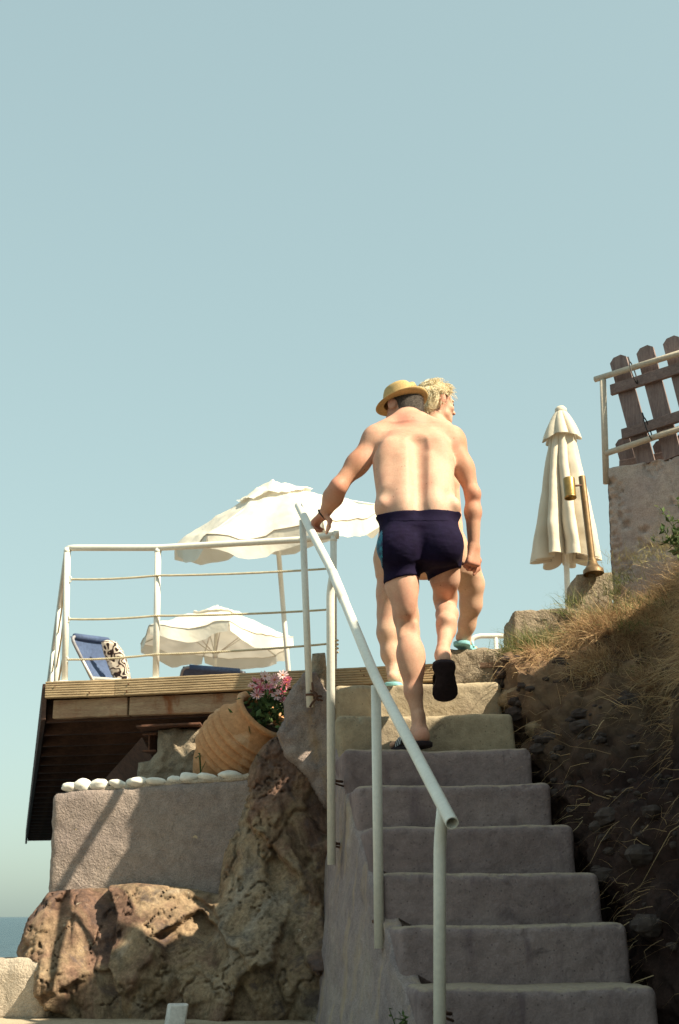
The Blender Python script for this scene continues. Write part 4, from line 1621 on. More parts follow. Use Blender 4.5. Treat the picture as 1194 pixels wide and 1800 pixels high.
fr = [(1019, 1000), (1089, 1072), (1160, 1132)]
for (yl, yr) in fr:
    zl = P(119, yl, RC[1])[2]
    zr_ = P(588, yr, R3[1])[2]
    a = np.array((RC[0] + 0.03, RC[1] - 0.01, zl))
    m_ = R1.copy()
    m_[2] = zl + (zr_ - zl) * 0.30
    m_[1] -= 0.022
    b_ = np.array((R3[0] - 0.02, R3[1] - 0.01, zr_))
    obj('rope', join(rope_mesh(a, m_), rope_mesh(m_, b_)), 'rope', rl)
    ring = [np.array((RC[0] + 0.022 + 0.012 * math.cos(t), RC[1] - 0.012, zl + 0.018 * math.sin(t))) for t in np.linspace(0, 2 * math.pi, 14)]
    obj('rope_eye', tube(ring, 0.0035, 6, cap=False), 'paint', rl)
    c0 = np.array((RC[0], RC[1], zl))
    obj('side_rope', tube([c0, c0 + edge_dir * 6.0, c0 + edge_dir * 12.5], 0.006, 5), 'rope', rl)
# rope turns round the end post
kz = P(588, 1134, R3[1])[2]
coil = [PB[2][0] * [1, 1, 0] + np.array((0.025 * math.cos(t), 0.025 * math.sin(t), kz + 0.0035 * t - 0.04)) for t in np.linspace(0, 6 * math.pi, 60)]
obj('rope_knot', tube(coil, 0.006, 6), 'rope', rl)

# second railing far behind on the right
rb = thing('far_railing', 'white curved railing seen low behind the plinths', 'railing', tuple(P(872, 1140, 11.0)))
ra = [P(828, 1160, 11.0), P(829, 1123, 11.0), P(842, 1118, 11.0), P(900, 1118, 11.0), P(1020, 1118, 11.0)]
obj('top_rail', tube(fillet(ra, 0.06), 0.022, 12), 'paint', rb)
for x in (872, 960):
    tp = P(x, 1119, 11.0)
    obj('post', tube([tp, [tp[0], tp[1], ZD]], 0.018, 12), 'paint', rb)
tp = ra[0]
obj('post', tube([tp, [tp[0], tp[1], ZD]], 0.022, 12), 'paint', rb)
# upper terrace that carries the far railing and the folded parasol
o = obj('upper_terrace', rbox((3.6, 6.5, 0.25), 0.03, 0.3, T=lambda V: V + np.array((1.0, 7.35, ZD - 0.28))), 'block')
tag(o, 'concrete terrace at the head of the stairs', kind='structure')

# ---------------------------------------------------------------- terracotta pot and flowers
PC = P(420, 1308, 6.74)
ax = norm(np.array((0.62, -0.46, 0.64)))
pot = thing('terracotta_pot', 'big ribbed terracotta pot tipped to the right behind the white pebbles', 'pot', tuple(PC - UP * 0.2))
prof = []
def pr_r(t):
    # t from base (-0.27) to rim (0.20)
    return float(np.interp(t, [-0.27, -0.2, -0.1, 0.0, 0.08, 0.14, 0.185, 0.205], [0.10, 0.145, 0.185, 0.198, 0.186, 0.162, 0.140, 0.140]))
for i in range(236):
    t = -0.27 + 0.47 * i / 235
    r_ = pr_r(t)
    for tc in (-0.12, -0.078, -0.036, 0.006, 0.048, 0.090):
        u_ = (t - tc) / 0.036
        if 0 <= u_ < 1:
            r_ += 0.022 * min(u_ * 4, 1) * (1 - u_) ** 0.8
    prof.append((r_, t))
rim = [(0.150, 0.200), (0.163, 0.203), (0.168, 0.213), (0.163, 0.224), (0.148, 0.226), (0.132, 0.220)]
inner = [(0.126, 0.20), (0.135, 0.15), (0.15, 0.1)]
obj('body', lathe([(0.0, -0.27)] + prof, PC, ax, 56), 'terracotta', pot)
obj('rim', lathe([(0.138, 0.190)] + rim + inner, PC, ax, 56), 'terracotta', pot)
obj('soil', lathe([(0.0, 0.175), (0.07, 0.178), (0.134, 0.165)], PC, ax, 24), 'earth', pot)
xh, yh, _ = frame(ax)
hp = PC + ax * 0.10 + norm(np.array((0.72, -0.35, -0.6))) * 0.17
plant = thing('flowering_plant', 'pink daisy like flowers with dark leaves growing from the tipped pot', 'flowers', tuple(PC + ax * 0.2))
FC = PC + ax * 0.24
fl = [(449, 1199, 1, 0.030), (466, 1189, 3, 0.030), (483, 1195, 2, 0.034), (497, 1187, 3, 0.030), (456, 1212, 0, 0.036), (472, 1208, 1, 0.034), (488, 1210, 2, 0.032), (503, 1204, 1, 0.030),
      (452, 1222, 2, 0.036), (486, 1223, 3, 0.034), (494, 1216, 0, 0.030), (476, 1217, 1, 0.030), (444, 1206, 2, 0.026), (505, 1196, 0, 0.026), (462, 1196, 0, 0.026), (496, 1229, 1, 0.026)]
stems = []
for i, (x, y, tone, rr_) in enumerate(fl):
    c = P(x, y, 6.60 - 0.05 * math.sin(i * 1.7))
    fd = norm(np.array((RNG.normal() * 0.35 + 0.1, -0.75, RNG.normal() * 0.25 + 0.35)))
    x_, y_, d_ = frame(fd)
    np_ = 14 if i % 3 else 9
    V, Fq, tn = [], [], []
    for k in range(np_):
        a = 2 * math.pi * k / np_ + RNG.normal() * 0.06
        dr, ds = x_ * math.cos(a) + y_ * math.sin(a), -x_ * math.sin(a) + y_ * math.cos(a)
        L_ = rr_ * RNG.uniform(0.88, 1.08)
        cup = RNG.uniform(0.05, 0.4)
        k0 = len(V)
        wv = L_ * 3.3 / np_
        for (t, wd_, hh) in ((0.15, 0.35, 0), (0.5, 0.8, 0.12), (0.82, 0.95, 0.22), (1.0, 0.4, 0.25)):
            for s_ in (-1, 0, 1):
                V.append(c + dr * L_ * t + ds * wv * wd_ * 0.5 * s_ + d_ * (L_ * hh * cup * 3 - (0 if s_ == 0 else -0.0018) + 0.0008 * (k % 2)))
                tn.append(np.clip(0.15 + tone / 3 + RNG.normal() * 0.05 + (0.25 if t > 0.7 else -0.08), 0, 1))
        for r__ in range(3):
            for s_ in range(2):
                i0 = k0 + r__ * 3 + s_
                Fq.append([i0, i0 + 1, i0 + 4, i0 + 3])
    fo_ = obj('flower_head', (np.array(V), Fq), 'petal', plant, attrs={'tone': np.array(tn)})
    obj('flower_eye', lathe([(0.0, 0.006), (0.004, 0.0055), (0.007, 0.002), (0.0075, 0.0)], c, d_, 10), 'flower_eye', fo_)
    stems.append(tube(spline([PC + ax * 0.18 + RNG.normal(size=3) * 0.03, (c + FC) / 2 + RNG.normal(size=3) * 0.01, c - d_ * 0.002], 5), 0.0022, 5))
obj('stems', join(*stems), 'leaf', plant, attrs={'tone': np.full(sum(len(s[0]) for s in stems), 0.4)})
lp = [PC + ax * abs(RNG.normal() * 0.05 + 0.255) + (xh * RNG.normal() + yh * RNG.normal()) * 0.055 + UP * 0.01 for _ in range(260)]
ld = [norm(RNG.normal(size=3) + np.array((0.2, -0.3, 0.2))) for _ in lp]
vf, tn = leaf_mesh(lp, ld, RNG.uniform(0.03, 0.06, len(lp)), RNG.uniform(0.008, 0.014, len(lp)))
obj('foliage', vf, 'leaf', plant, smooth=False, kind='stuff', attrs={'tone': tn * 0.7})


# ---------------------------------------------------------------- open parasols
def parasol(name, label, base, apex, Rr, drop, val, ribs, tilt, seed, phase=0.0, flap=None):
    t = thing(name, label, 'parasol', tuple(base), 'open cream parasols on the deck')
    base, apex = np.array(base), np.array(apex)
    obj('pole', tube([base, apex - norm(apex - base) * 0.02], 0.021, 14), 'paint', t)
    a = norm(tilt)
    x, y, _ = frame(a)
    per = 12
    nphi = ribs * per
    nr = 22
    rng = np.random.default_rng(seed)

    def surf(r0, r1, lift, Rs, dr, scal, vdrop, nr_, cut=None):
        V = []
        for j in range(nr_ + 1):
            r = r0 + (r1 - r0) * j / nr_
            for i in range(nphi):
                ph = 2 * math.pi * i / nphi + phase
                u = (i % per) / per
                ch = math.cos(math.pi / ribs) / math.cos((u - 0.5) * 2 * math.pi / ribs)
                sag = math.sin(math.pi * u) ** 1.3
                rad = Rs * r * ch
                h = -dr * (r ** 1.12) - scal * sag * r * r
                p = apex + a * (lift + h) + (x * math.cos(ph) + y * math.sin(ph)) * rad
                p = p + a * 0.010 * math.sin(9 * ph + 7 * r) * r
                V.append(p)
        V = np.array(V)
        V += a * (fbm(V, 4, 4, seed=seed) * 0.06)[:, None]
        Fq = [q for q in grid_faces(nr_ + 1, nphi, True)]
        return V, Fq

    V, Fq = surf(0.06, 1.0, 0, Rr, drop, 0.045, val, nr)
    obj('canopy', (V, Fq), 'canvas', t)
    rim_ = V[-nphi:]
    # hanging valance, slit at the ribs
    parts = []
    for s_ in range(ribs):
        ids = [(s_ * per + k) % nphi for k in range(per + 1)]
        Vv = []
        nd_ = 6
        ext = rng.uniform(0.75, 1.2)
        for j in range(nd_ + 1):
            tt = j / nd_
            for k, i in enumerate(ids):
                u = k / per
                p = rim_[i].copy()
                out = norm((p - apex) - a * np.dot(p - apex, a))
                hang = val * ext * tt * (0.80 + 0.35 * math.sin(math.pi * u))
                dirn = norm(-np.array((0, 0, 1.0)) * 0.8 - a * 0.35 + out * (0.10 + 0.22 * math.sin(seed + s_ * 2.1 + u * 4)))
                p = p + dirn * hang + out * 0.018 * math.sin(u * 9 + s_) * tt
                p = p + (rim_[ids[per // 2]] - p) * 0.04 * tt
                Vv.append(p)
        fl_ = grid_faces(nd_ + 1, per + 1)
        parts.append((np.array(Vv), fl_))
    for pr_ in parts:
        obj('valance_flap', pr_, 'canvas', t)
    # vent cap on top
    Vc, Fc = surf(0.02, 0.36, 0.012, Rr, drop * 0.95, 0.02, 0, 10)
    Vc += a * (fbm(Vc, 6, 4, seed=seed + 2) * 0.055 + 0.015)[:, None]
    obj('vent_cap', (Vc, Fc), 'canvas', t)
    obj('finial', lathe([(0.0, 0.045), (0.014, 0.042), (0.018, 0.03), (0.012, 0.015), (0.03, 0.0)], apex, a, 12), 'paint', t)
    for s_ in range(ribs):
        ids = [(s_ * per + k) % nphi for k in range(per + 1)]
        obj('hem_seam', tube([rim_[i] + norm(rim_[i] - apex) * 0.004 for i in ids], 0.0045, 5), 'canvas_closed', t)
    hub = apex - norm(apex - base) * (drop + 0.18)
    for s_ in range(ribs):
        p = rim_[(s_ * per) % nphi]
        mid_ = apex + (p - apex) * 0.52 - a * 0.012
        obj('rib', tube([apex - a * 0.03, p - a * 0.012], 0.007, 6), 'paint', t)
        obj('strut', tube([hub, mid_], 0.0065, 6), 'paint', t)
    obj('hub', lathe([(0.03, -0.03), (0.03, 0.03)], hub, norm(apex - base), 12, cap=True), 'paint', t)
    return t


def down_to(px0, py0, px1, py1, Y, Y1=None):
    """base on the deck of a pole seen from (px0,py0) up to (px1,py1)"""
    top = P(px1, py1, Y)
    low = P(px0, py0, Y if Y1 is None else Y1)
    d_ = norm(low - top)
    return top + d_ * ((top[2] - ZD) / -d_[2]), top


b_, a_ = down_to(507, 1178, 480, 852, 10.6)
parasol('open_parasol', 'large drooping cream parasol open behind the man, nearer of the two', b_, a_, 0.93, 0.36, 0.17, 6, (-0.17, -0.30, 1), 3, 0.42)
b_, a_ = down_to(378, 1165, 382, 1070, 15.0)
parasol('open_parasol', 'smaller tilted cream parasol showing its underside, farther along the deck', b_, a_, 0.95, 0.38, 0.13, 6, (0.03, 0.02, 1), 9, 0.25)

# ---------------------------------------------------------------- loungers
def lounger(label, TL, TR, v, seat_dir, ln):
    """TL, TR: top corners of the raised back; v: vector down the back to the hinge."""
    bot = (TL + TR) / 2 + v
    t = thing('sun_lounger', label, 'lounger', (float(bot[0]), float(bot[1]), float(ZD)), 'blue loungers on the deck')
    BL, BR = TL + v, TR + v
    n_ = norm(np.cross(TR - TL, v))
    if n_[1] > 0:
        n_ = -n_
    def sling(a, b_, c, d_, sag):
        V = []
        for i in range(13):
            for j in range(9):
                s_, t_ = i / 12, j / 8
                p = (a * (1 - s_) + b_ * s_) * (1 - t_) + (d_ * (1 - s_) + c * s_) * t_
                V.append(p + n_ * (-sag * math.sin(math.pi * s_) * math.sin(math.pi * t_)))
        V = np.array(V)
        V2_ = V - n_ * 0.004
        F1 = grid_faces(13, 9)
        return join((V, F1), (V2_, [q[::-1] for q in F1]))
    obj('backrest', sling(TL, TR, BR, BL, 0.03), 'blue_sling', t)
    SLp, SRp = BL + seat_dir * ln, BR + seat_dir * ln
    obj('seat', sling(BL, BR, SRp, SLp, 0.0), 'blue_sling', t)
    obj('back_frame', tube(fillet([BL, TL, TR, BR], 0.06), 0.012, 10), 'lounger_frame', t)
    obj('hem', tube([TL + (TR - TL) * 0.1 , TR - (TR - TL) * 0.1], 0.024, 10), 'blue_sling', t)
    obj('seat_frame', tube(fillet([BL, SLp, SRp, BR], 0.06), 0.016, 10), 'paint', t)
    for p in (BL, BR, SLp, SRp):
        obj('leg', tube([p, (p[0] + 0.03, p[1], ZD)], 0.014, 8), 'paint', t)
    mid_ = TL + v * 0.45
    obj('prop', tube([mid_, (mid_[0] + 0.1, mid_[1] + 0.05, ZD + 0.3)], 0.010, 8), 'paint', t)
    return t


TL, TR = P(124, 1118, 8.95), P(196, 1127, 9.30)
v_ = (P(163, 1196, 9.05) - P(124, 1118, 8.95))
kk = (TL[2] - (ZD + 0.33)) / -v_[2]
v_ = v_ * kk
lounger('blue sling lounger with raised back at the left corner of the deck', TL, TR, v_, norm(np.array((0.9, 0.35, 0))), 1.2)
TL2, TR2 = P(322, 1172, 10.6), P(432, 1181, 10.75)
v2_ = np.array((-0.15, 0.5, -(TL2[2] - ZD - 0.33)))
lounger('blue sling lounger lying low beneath the farther parasol', TL2, TR2, v2_, norm(np.array((-0.25, 1.0, 0))), 1.1)
# patterned towel hung over the first lounger
m, nt, bb, vec = new_mat('patterned_towel_cloth')
vv = mapping(nt, vec, (1, 1, 1), (0.3, 0.2, 0.4))
nz_ = nd(nt, 'ShaderNodeTexNoise', Scale=9.0, Detail=2.0)
nt.links.new(vv, nz_.inputs['Vector'])
wv = nd(nt, 'ShaderNodeTexWave', Scale=17.0, Distortion=16.0, Detail=1.0)
wv.wave_type = 'RINGS'
nt.links.new(vv, wv.inputs['Vector'])
cc = ramp(nt, wv.outputs[0], [(0.30, (0.03, 0.018, 0.02)), (0.42, (0.16, 0.075, 0.05)), (0.52, (0.70, 0.60, 0.50)), (0.9, (0.76, 0.68, 0.58))])
nt.links.new(cc, bb.inputs['Base Color'])
bb.inputs['Roughness'].default_value = 0.95
MAT['towel'] = m
out_ = [(178, 1128), (190, 1124), (205, 1128), (216, 1143), (224, 1162), (228, 1180), (232, 1215), (210, 1215), (196, 1186), (188, 1165), (181, 1146)]
def tw_d(X, Z, d_):
    return 0.01 * fbm(np.stack([X, X * 0, Z], -1), 14, 3)
tp_ = [P(x, y, float(np.interp(y, [1118, 1196], [9.04, 9.16]))) for x, y in out_]
o = obj('patterned_towel', inflated(tp_, 0.03, 0.03, 0.02, 0.012, tw_d), 'towel')
tag(o, 'brown and white ornate patterned towel draped on the left lounger', 'towel')

# ---------------------------------------------------------------- folded parasol on the right
cp = thing('folded_parasol', 'tall cream parasol folded shut on its pole beside the brass lamp', 'parasol', tuple(PZ(999, 1100, ZD) if False else (0, 0, 0)))
cpY = 9.4
ct, cb = P(986, 722, cpY), P(996, 985, cpY)
pol_b = P(998, 1045, cpY)
dpol = norm(pol_b - ct)
pol_base = ct + dpol * ((ct[2] - ZD) / -dpol[2])
cp.location = pol_base.tolist()
BASE[cp.name] = np.array(pol_base)
obj('pole', tube([pol_base, ct], 0.021, 14), 'paint', cp)
up_ = norm(ct - cb)
xx, yy_ = np.array((1.0, 0, 0)), np.cross(up_, (1.0, 0, 0))
Hc = np.linalg.norm(ct - cb)
def folded(t0, t1, rfun, nfold, amp, jag, nv_, seed):
    nphi = 240
    rg = np.random.default_rng(seed)
    offs = rg.uniform(-0.25, 0.25, nfold)
    ampk = rg.uniform(0.6, 1.15, nfold)
    jagk = rg.uniform(0.3, 1.2, nfold)
    V = []
    for j in range(nv_ + 1):
        s_ = j / nv_
        for i in range(nphi):
            ph = 2 * math.pi * i / nphi
            k = ph / (2 * math.pi) * nfold
            kk_ = int(k) % nfold
            u = k - int(k)
            uu = min(max(u + offs[kk_] * math.sin(math.pi * u), 0), 1)
            fold = math.sin(math.pi * uu) ** 0.6
            r = rfun(s_) * (1 - amp * s_ ** 0.5 * ampk[kk_] * (1 - fold))
            tt = t0 + (t1 - t0) * s_ + jag * jagk[kk_] * fold * (s_ ** 6)
            c = ct - up_ * (tt * Hc)
            tw_ = 0.25 * s_
            V.append(c + r * (xx * math.cos(ph + tw_) + yy_ * math.sin(ph + tw_)))
    V = np.array(V)
    return V, grid_faces(nv_ + 1, nphi, True)
can = folded(0.16, 0.985, lambda s_: 0.085 + 0.185 * s_ ** 0.9, 9, 0.62, 0.03, 50, 5)
cv = can[0]
cv += (fbm(cv, 3.0, 3, seed=2) * 0.02)[:, None] * np.array((1, 1, 0))
obj('canopy', can, 'canvas_closed', cp)
hm = folded(0.96, 1.0, lambda s_: 0.262 - 0.03 * s_, 9, 0.62, 0.035, 5, 5)
cap = folded(0.0, 0.18, lambda s_: 0.030 + 0.120 * s_ ** 0.75, 8, 0.35, 0.03, 16, 8)
obj('vent_cap', cap, 'canvas_closed', cp)
obj('finial', lathe([(0.0, 0.035), (0.03, 0.03), (0.045, 0.012), (0.045, -0.01)], ct, up_, 16), 'canvas_closed', cp)

# ---------------------------------------------------------------- brass lamp
lb0, lt0 = P(1043, 1003, 6.93), P(1023, 838, 6.98)
lamp = thing('brass_lamp', 'slim leaning brass spotlight post on the small plinth', 'lamp', tuple(lb0))
dl = norm(lt0 - lb0)
Ll = np.linalg.norm(lt0 - lb0)
obj('post', lathe([(0.0, Ll), (0.019, Ll), (0.0195, Ll - 0.004), (0.0195, 0.05)], lb0, dl, 24), 'bronze', lamp)
obj('foot', lathe([(0.020, 0.070), (0.023, 0.062), (0.030, 0.034), (0.046, 0.012), (0.056, 0.003), (0.057, -0.02)], lb0, dl, 24), 'bronze', lamp)
sh0, sh1 = P(1003, 876, 6.90), P(1000, 841, 6.91)
dsh = norm(sh1 - sh0)
Ls = np.linalg.norm(sh1 - sh0)
obj('lamp_head', lathe([(0.0, Ls), (0.031, Ls), (0.0325, Ls - 0.004), (0.0325, 0.012), (0.0335, 0.011), (0.0335, 0.0), (0.029, 0.0), (0.028, 0.02), (0, 0.02)], sh0, dsh, 28), 'brass', lamp)
obj('arm', tube([sh0 + dsh * Ls * 0.62 + (0.02, 0, 0), P(1022, 853, 6.96)], 0.0055, 10), 'bracket', lamp)

# ---------------------------------------------------------------- picket fence and its pipe frame
pf = thing('pipe_frame', 'chalky white pipe frame that holds the picket panel on the wall', 'railing', tuple(P(1065, 830, FY(1065))))
ft0, ft1 = P(1046, 667, FY(1046)), P(1262, 600, FY(1262))
fb0, fb1 = P(1066, 797, FY(1066)), P(1262, 731, FY(1262))
obj('top_rail', tube([ft0, ft1], 0.0175, 14), 'old_paint', pf)
obj('lower_rail', tube([fb0, fb1], 0.0175, 14), 'old_paint', pf)
obj('post', tube([P(1060, 668, FY(1060)), P(1066, 850, FY(1060))], 0.0185, 14), 'old_paint', pf)
obj('post', tube([P(1250, 600, FY(1250)), P(1252, 850, FY(1250))], 0.0185, 14), 'old_paint', pf)


def panel(label, pickets, rails, back, group=None):
    (x, y) = rails[0][0]
    t = thing('picket_panel', label, 'fence', tuple(P(x, y, FY(x))))
    wn = norm(np.array((-(FY(1194) - FY(1060)), 0, 0)) * 0 + np.array((-0.56, -0.83, 0)))
    for (x0, y0, x1, y1, wpx, cut) in pickets:
        a = P(x0, y0, FY(x0) + 0.0) - wn * back
        b2 = P(x1, y1, FY(x1) + 0.0) - wn * back
        d_ = norm(b2 - a)
        s_ = norm(np.cross(wn, d_))
        Wd = wpx / F * 7.0 / max(0.6, abs(s_[0])) * 0.5
        L_ = np.linalg.norm(b2 - a)
        # picket outline with clipped corners
        pts2 = [(-Wd, cut), (-Wd * 0.45, 0), (Wd * 0.45, 0), (Wd, cut), (Wd, L_), (-Wd, L_)]
        f0 = [a + s_ * u_ + d_ * h_ + wn * 0.011 for u_, h_ in pts2]
        b0_ = [q_ - wn * 0.022 for q_ in f0]
        n6 = 6
        Fq = [list(range(n6)), [n6 + i for i in range(n6)][::-1]] + [[(i + 1) % n6, i, n6 + i, n6 + (i + 1) % n6] for i in range(n6)]
        Vp = np.array(f0 + b0_)
        if np.dot(np.cross(Vp[1] - Vp[0], Vp[2] - Vp[0]), wn) < 0:
            Fq = [f_[::-1] for f_ in Fq]
        obj('picket', (Vp, Fq), 'picket', t, smooth=False)
    for ((x0, y0), (x1, y1), hpx) in rails:
        a = P(x0, y0, FY(x0)) + wn * (0.026 - back)
        b2 = P(x1, y1, FY(x1)) + wn * (0.026 - back)
        d_ = norm(b2 - a)
        hv = norm(np.cross(d_, wn))
        obj('cross_rail', beam(a, b2, wn * 0.026, hv * hpx / F * 7.0, 0.003, 0.15, 0.003, 15, x0), 'picket_rail', t)
    return t


panel('weathered grey picket panel tied to the pipe frame, tilted', [(1080, 622, 1131, 812, 27, 0.025), (1127, 605, 1178, 800, 27, 0.025), (1174, 588, 1226, 790, 27, 0.025), (1221, 572, 1270, 770, 27, 0.025)],
      [((1071, 684), (1262, 623), 21), ((1091, 762), (1270, 705), 20)], 0.05)
panel('lower picket panel showing behind the tilted one', [(1075, 757, 1095, 830, 24, 0.02), (1142, 760, 1160, 830, 24, 0.02), (1185, 745, 1200, 830, 24, 0.02)],
      [((1074, 806), (1250, 772), 16)], 0.16)
for (x0, y0, x1, y1, lb_) in ((1110, 638, 1122, 676, 'black cable tie round the top rail of the pipe frame'), (1135, 736, 1148, 774, 'black cable tie round the lower rail of the pipe frame')):
    wn = np.array((-0.56, -0.83, 0))
    a, b2 = P(x0, y0, FY(x0)) + wn * 0.03, P(x1, y1, FY(x1)) + wn * 0.03
    m_ = (a + b2) / 2
    d_ = norm(b2 - a)
    hl = np.linalg.norm(b2 - a) / 2
    loop = [m_ + d_ * hl * math.cos(t) + wn * (0.02 + 0.035 * math.sin(t)) - wn * 0.03 for t in np.linspace(0, 2 * math.pi, 24)]
    o = obj('cable_tie', join(tube(loop, 0.0035, 6, cap=False), beam(a - d_ * 0.03, a + d_ * 0.012, (0.008, 0, 0), (0, 0.006, 0), 0.001, 0.1)), 'dark', base=a)
    tag(o, lb_, 'cable tie', 'cable ties on the fence')

# ================================================================ PEOPLE
def hand(Fd, wrist, knuck, across, normal, curls, thumb, rf=0.0088, kk=0.012, lens=(0.070, 0.078, 0.073, 0.058)):
    """palm from wrist to knuckle line; across: unit vector from index to little finger; normal: back-of-hand normal;
    curls: per-finger list of bend angles (3 joints); thumb: list of points."""
    wrist, knuck = np.array(wrist), np.array(knuck)
    ac, nrm = norm(across), norm(normal)
    for s_, ww in ((-0.030, 0.0125), (-0.010, 0.014), (0.010, 0.0135), (0.028, 0.012)):
        Fd.cone(wrist + ac * s_ * 0.55, knuck + ac * s_, ww + 0.003, ww, 0.016)
    d0 = norm(knuck - wrist)
    for i, s_ in enumerate((-0.031, -0.0105, 0.0105, 0.030)):
        p = knuck + ac * s_ - d0 * (0.004 * abs(i - 1))
        d = d0 + ac * (i - 1.5) * 0.04
        pts, rs = [p - d0 * 0.012], [rf * 1.1]
        segs = (0.46, 0.30, 0.24)
        ang = 0.0
        for j in range(3):
            ang += curls[i][j]
            dd = norm(d) * math.cos(ang) - nrm * math.sin(ang)
            p = p + dd * lens[i] * segs[j]
            pts.append(p)
            rs.append(rf * (1.0 - 0.09 * (j + 1)))
        Fd.chain(pts, rs, 0.006)
    Fd.chain([np.array(t) for t in thumb], [0.015, 0.0115, 0.0095, 0.008][:len(thumb)], 0.012)


def head(Fd, c, up, fwd, s=1.0, k=0.02, ear=(1, 1)):
    up, fwd = norm(up), norm(fwd)
    rt = norm(np.cross(fwd, up))
    c = np.array(c)
    A = (rt, fwd, up)
    def q(r, f, u):
        return c + (rt * r + fwd * f + up * u) * s
    Fd.ell(q(0, -0.012, 0.022), np.array((0.076, 0.095, 0.088)) * s, A, k)
    Fd.ell(q(0, 0.030, -0.035), np.array((0.060, 0.062, 0.078)) * s, A, 0.03 * s)
    Fd.ell(q(0, 0.066, -0.092), np.array((0.026, 0.020, 0.020)) * s, A, 0.03 * s)      # chin
    Fd.cone(q(-0.045, 0.03, -0.075), q(-0.012, 0.062, -0.094), 0.020 * s, 0.018 * s, 0.025 * s)
    Fd.cone(q(0.045, 0.03, -0.075), q(0.012, 0.062, -0.094), 0.020 * s, 0.018 * s, 0.025 * s)
    Fd.cone(q(0, 0.086, 0.002), q(0, 0.110, -0.034), 0.009 * s, 0.0115 * s, 0.014 * s)  # nose
    Fd.ell(q(0.011, 0.097, -0.037), np.array((0.008, 0.010, 0.007)) * s, A, 0.006 * s)
    Fd.ell(q(-0.011, 0.097, -0.037), np.array((0.008, 0.010, 0.007)) * s, A, 0.006 * s)
    Fd.cone(q(-0.034, 0.078, 0.022), q(0.034, 0.078, 0.022), 0.010 * s, 0.010 * s, 0.016 * s)  # brow
    for e in (-1, 1):
        Fd.ell(q(e * 0.031, 0.093, 0.001), np.array((0.016, 0.012, 0.010)) * s, A, 0.012 * s, sub=True)
        Fd.ell(q(e * 0.031, 0.076, 0.001), np.array((0.0135, 0.0125, 0.0125)) * s, A, 0.004 * s)
        Fd.ell(q(e * 0.040, 0.066, -0.030), np.array((0.022, 0.020, 0.018)) * s, A, 0.02 * s)
        if ear[0 if e < 0 else 1]:
            Fd.ell(q(e * 0.085, -0.014, -0.008), np.array((0.013, 0.023, 0.036)) * s, (norm(rt + fwd * 0.35 * -e), fwd, norm(up - fwd * 0.12)), 0.008 * s)
            Fd.ell(q(e * 0.088, -0.004, -0.003), np.array((0.007, 0.011, 0.020)) * s, A, 0.006 * s, sub=True)
    Fd.ell(q(0, 0.088, -0.062), np.array((0.021, 0.012, 0.007)) * s, A, 0.008 * s)     # lips
    Fd.ell(q(0, 0.098, -0.0625), np.array((0.022, 0.010, 0.0022)) * s, A, 0.003 * s, sub=True)
    return q, rt


def sole(name, heel, toe, up, width, thick, mat, parent, side=1):
    """Flip-flop sole outline extruded along up."""
    heel, toe, up = np.array(heel), np.array(toe), norm(up)
    d = norm(toe - heel)
    L = np.linalg.norm(toe - heel)
    s_ = norm(np.cross(up, d)) * side
    outl = []
    hw = [(0.0, 0.10), (0.02, 0.30), (0.07, 0.42), (0.16, 0.455), (0.30, 0.41), (0.42, 0.40), (0.55, 0.46), (0.70, 0.52), (0.82, 0.52), (0.92, 0.42), (0.975, 0.26), (1.0, 0.08)]
    lw = [(0.0, 0.10), (0.02, 0.30), (0.07, 0.42), (0.16, 0.45), (0.30, 0.36), (0.42, 0.31), (0.55, 0.36), (0.70, 0.46), (0.82, 0.47), (0.92, 0.40), (0.975, 0.26), (1.0, 0.08)]
    for t, w_ in hw:
        outl.append(heel + d * L * t + s_ * w_ * width)
    for t, w_ in lw[::-1]:
        outl.append(heel + d * L * t - s_ * w_ * width)
    n = len(outl)
    rows = []
    for (sc_, h) in ((0.90, 0.0), (0.985, 0.12), (1.0, 0.3), (1.0, 0.75), (0.985, 0.92), (0.93, 1.0)):
        c = heel + d * L * 0.5
        rows.append([c + (p - c) * (1 - (1 - sc_) * 0.5) + up * thick * h for p in outl])
    V = np.array([p for r_ in rows for p in r_])
    Fq = grid_faces(len(rows), n, True)
    Fq.append(list(range(n)))
    Fq.append([(len(rows) - 1) * n + i for i in range(n)][::-1])
    if np.dot(np.cross(V[1] - V[0], V[2] - V[0]), up) * 0 > 1:
        Fq = [f[::-1] for f in Fq]
    return obj(name, (V, Fq), mat, parent)


def smoothstep(a, b, x):
    t = np.clip((x - a) / (b - a), 0, 1)
    return t * t * (3 - 2 * t)


# ---------------------------------------------------------------- the man
man = thing('person', 'man in straw hat and navy swim trunks climbing the stairs, hand on rail', 'person', tuple((P(735, 1312, 5.85)[0], 5.85, ZK[5])))
HB = 0.0048
Fm = Field((-0.32, 5.50, ZK[5] - 0.10), (0.78, 6.46, 3.10), HB)
secs = []
for (py, xl, xr, Yc, hd) in ((752, 684, 772, 6.055, 0.060), (766, 662, 796, 6.03, 0.098), (785, 656, 799, 6.00, 0.118), (812, 655, 797, 5.965, 0.124), (845, 657, 797, 5.93, 0.124),
                             (880, 661, 799, 5.895, 0.122), (905, 663, 805, 5.875, 0.122), (935, 664, 811, 5.865, 0.122), (965, 667, 812, 5.87, 0.120), (992, 676, 806, 5.875, 0.105)):
    l_, r_ = P(xl, py, Yc), P(xr, py, Yc)
    secs.append(((l_ + r_) / 2, (r_[0] - l_[0]) / 2 - 0.019, hd))
Fm.sweep(secs, 0.03, 2.35)
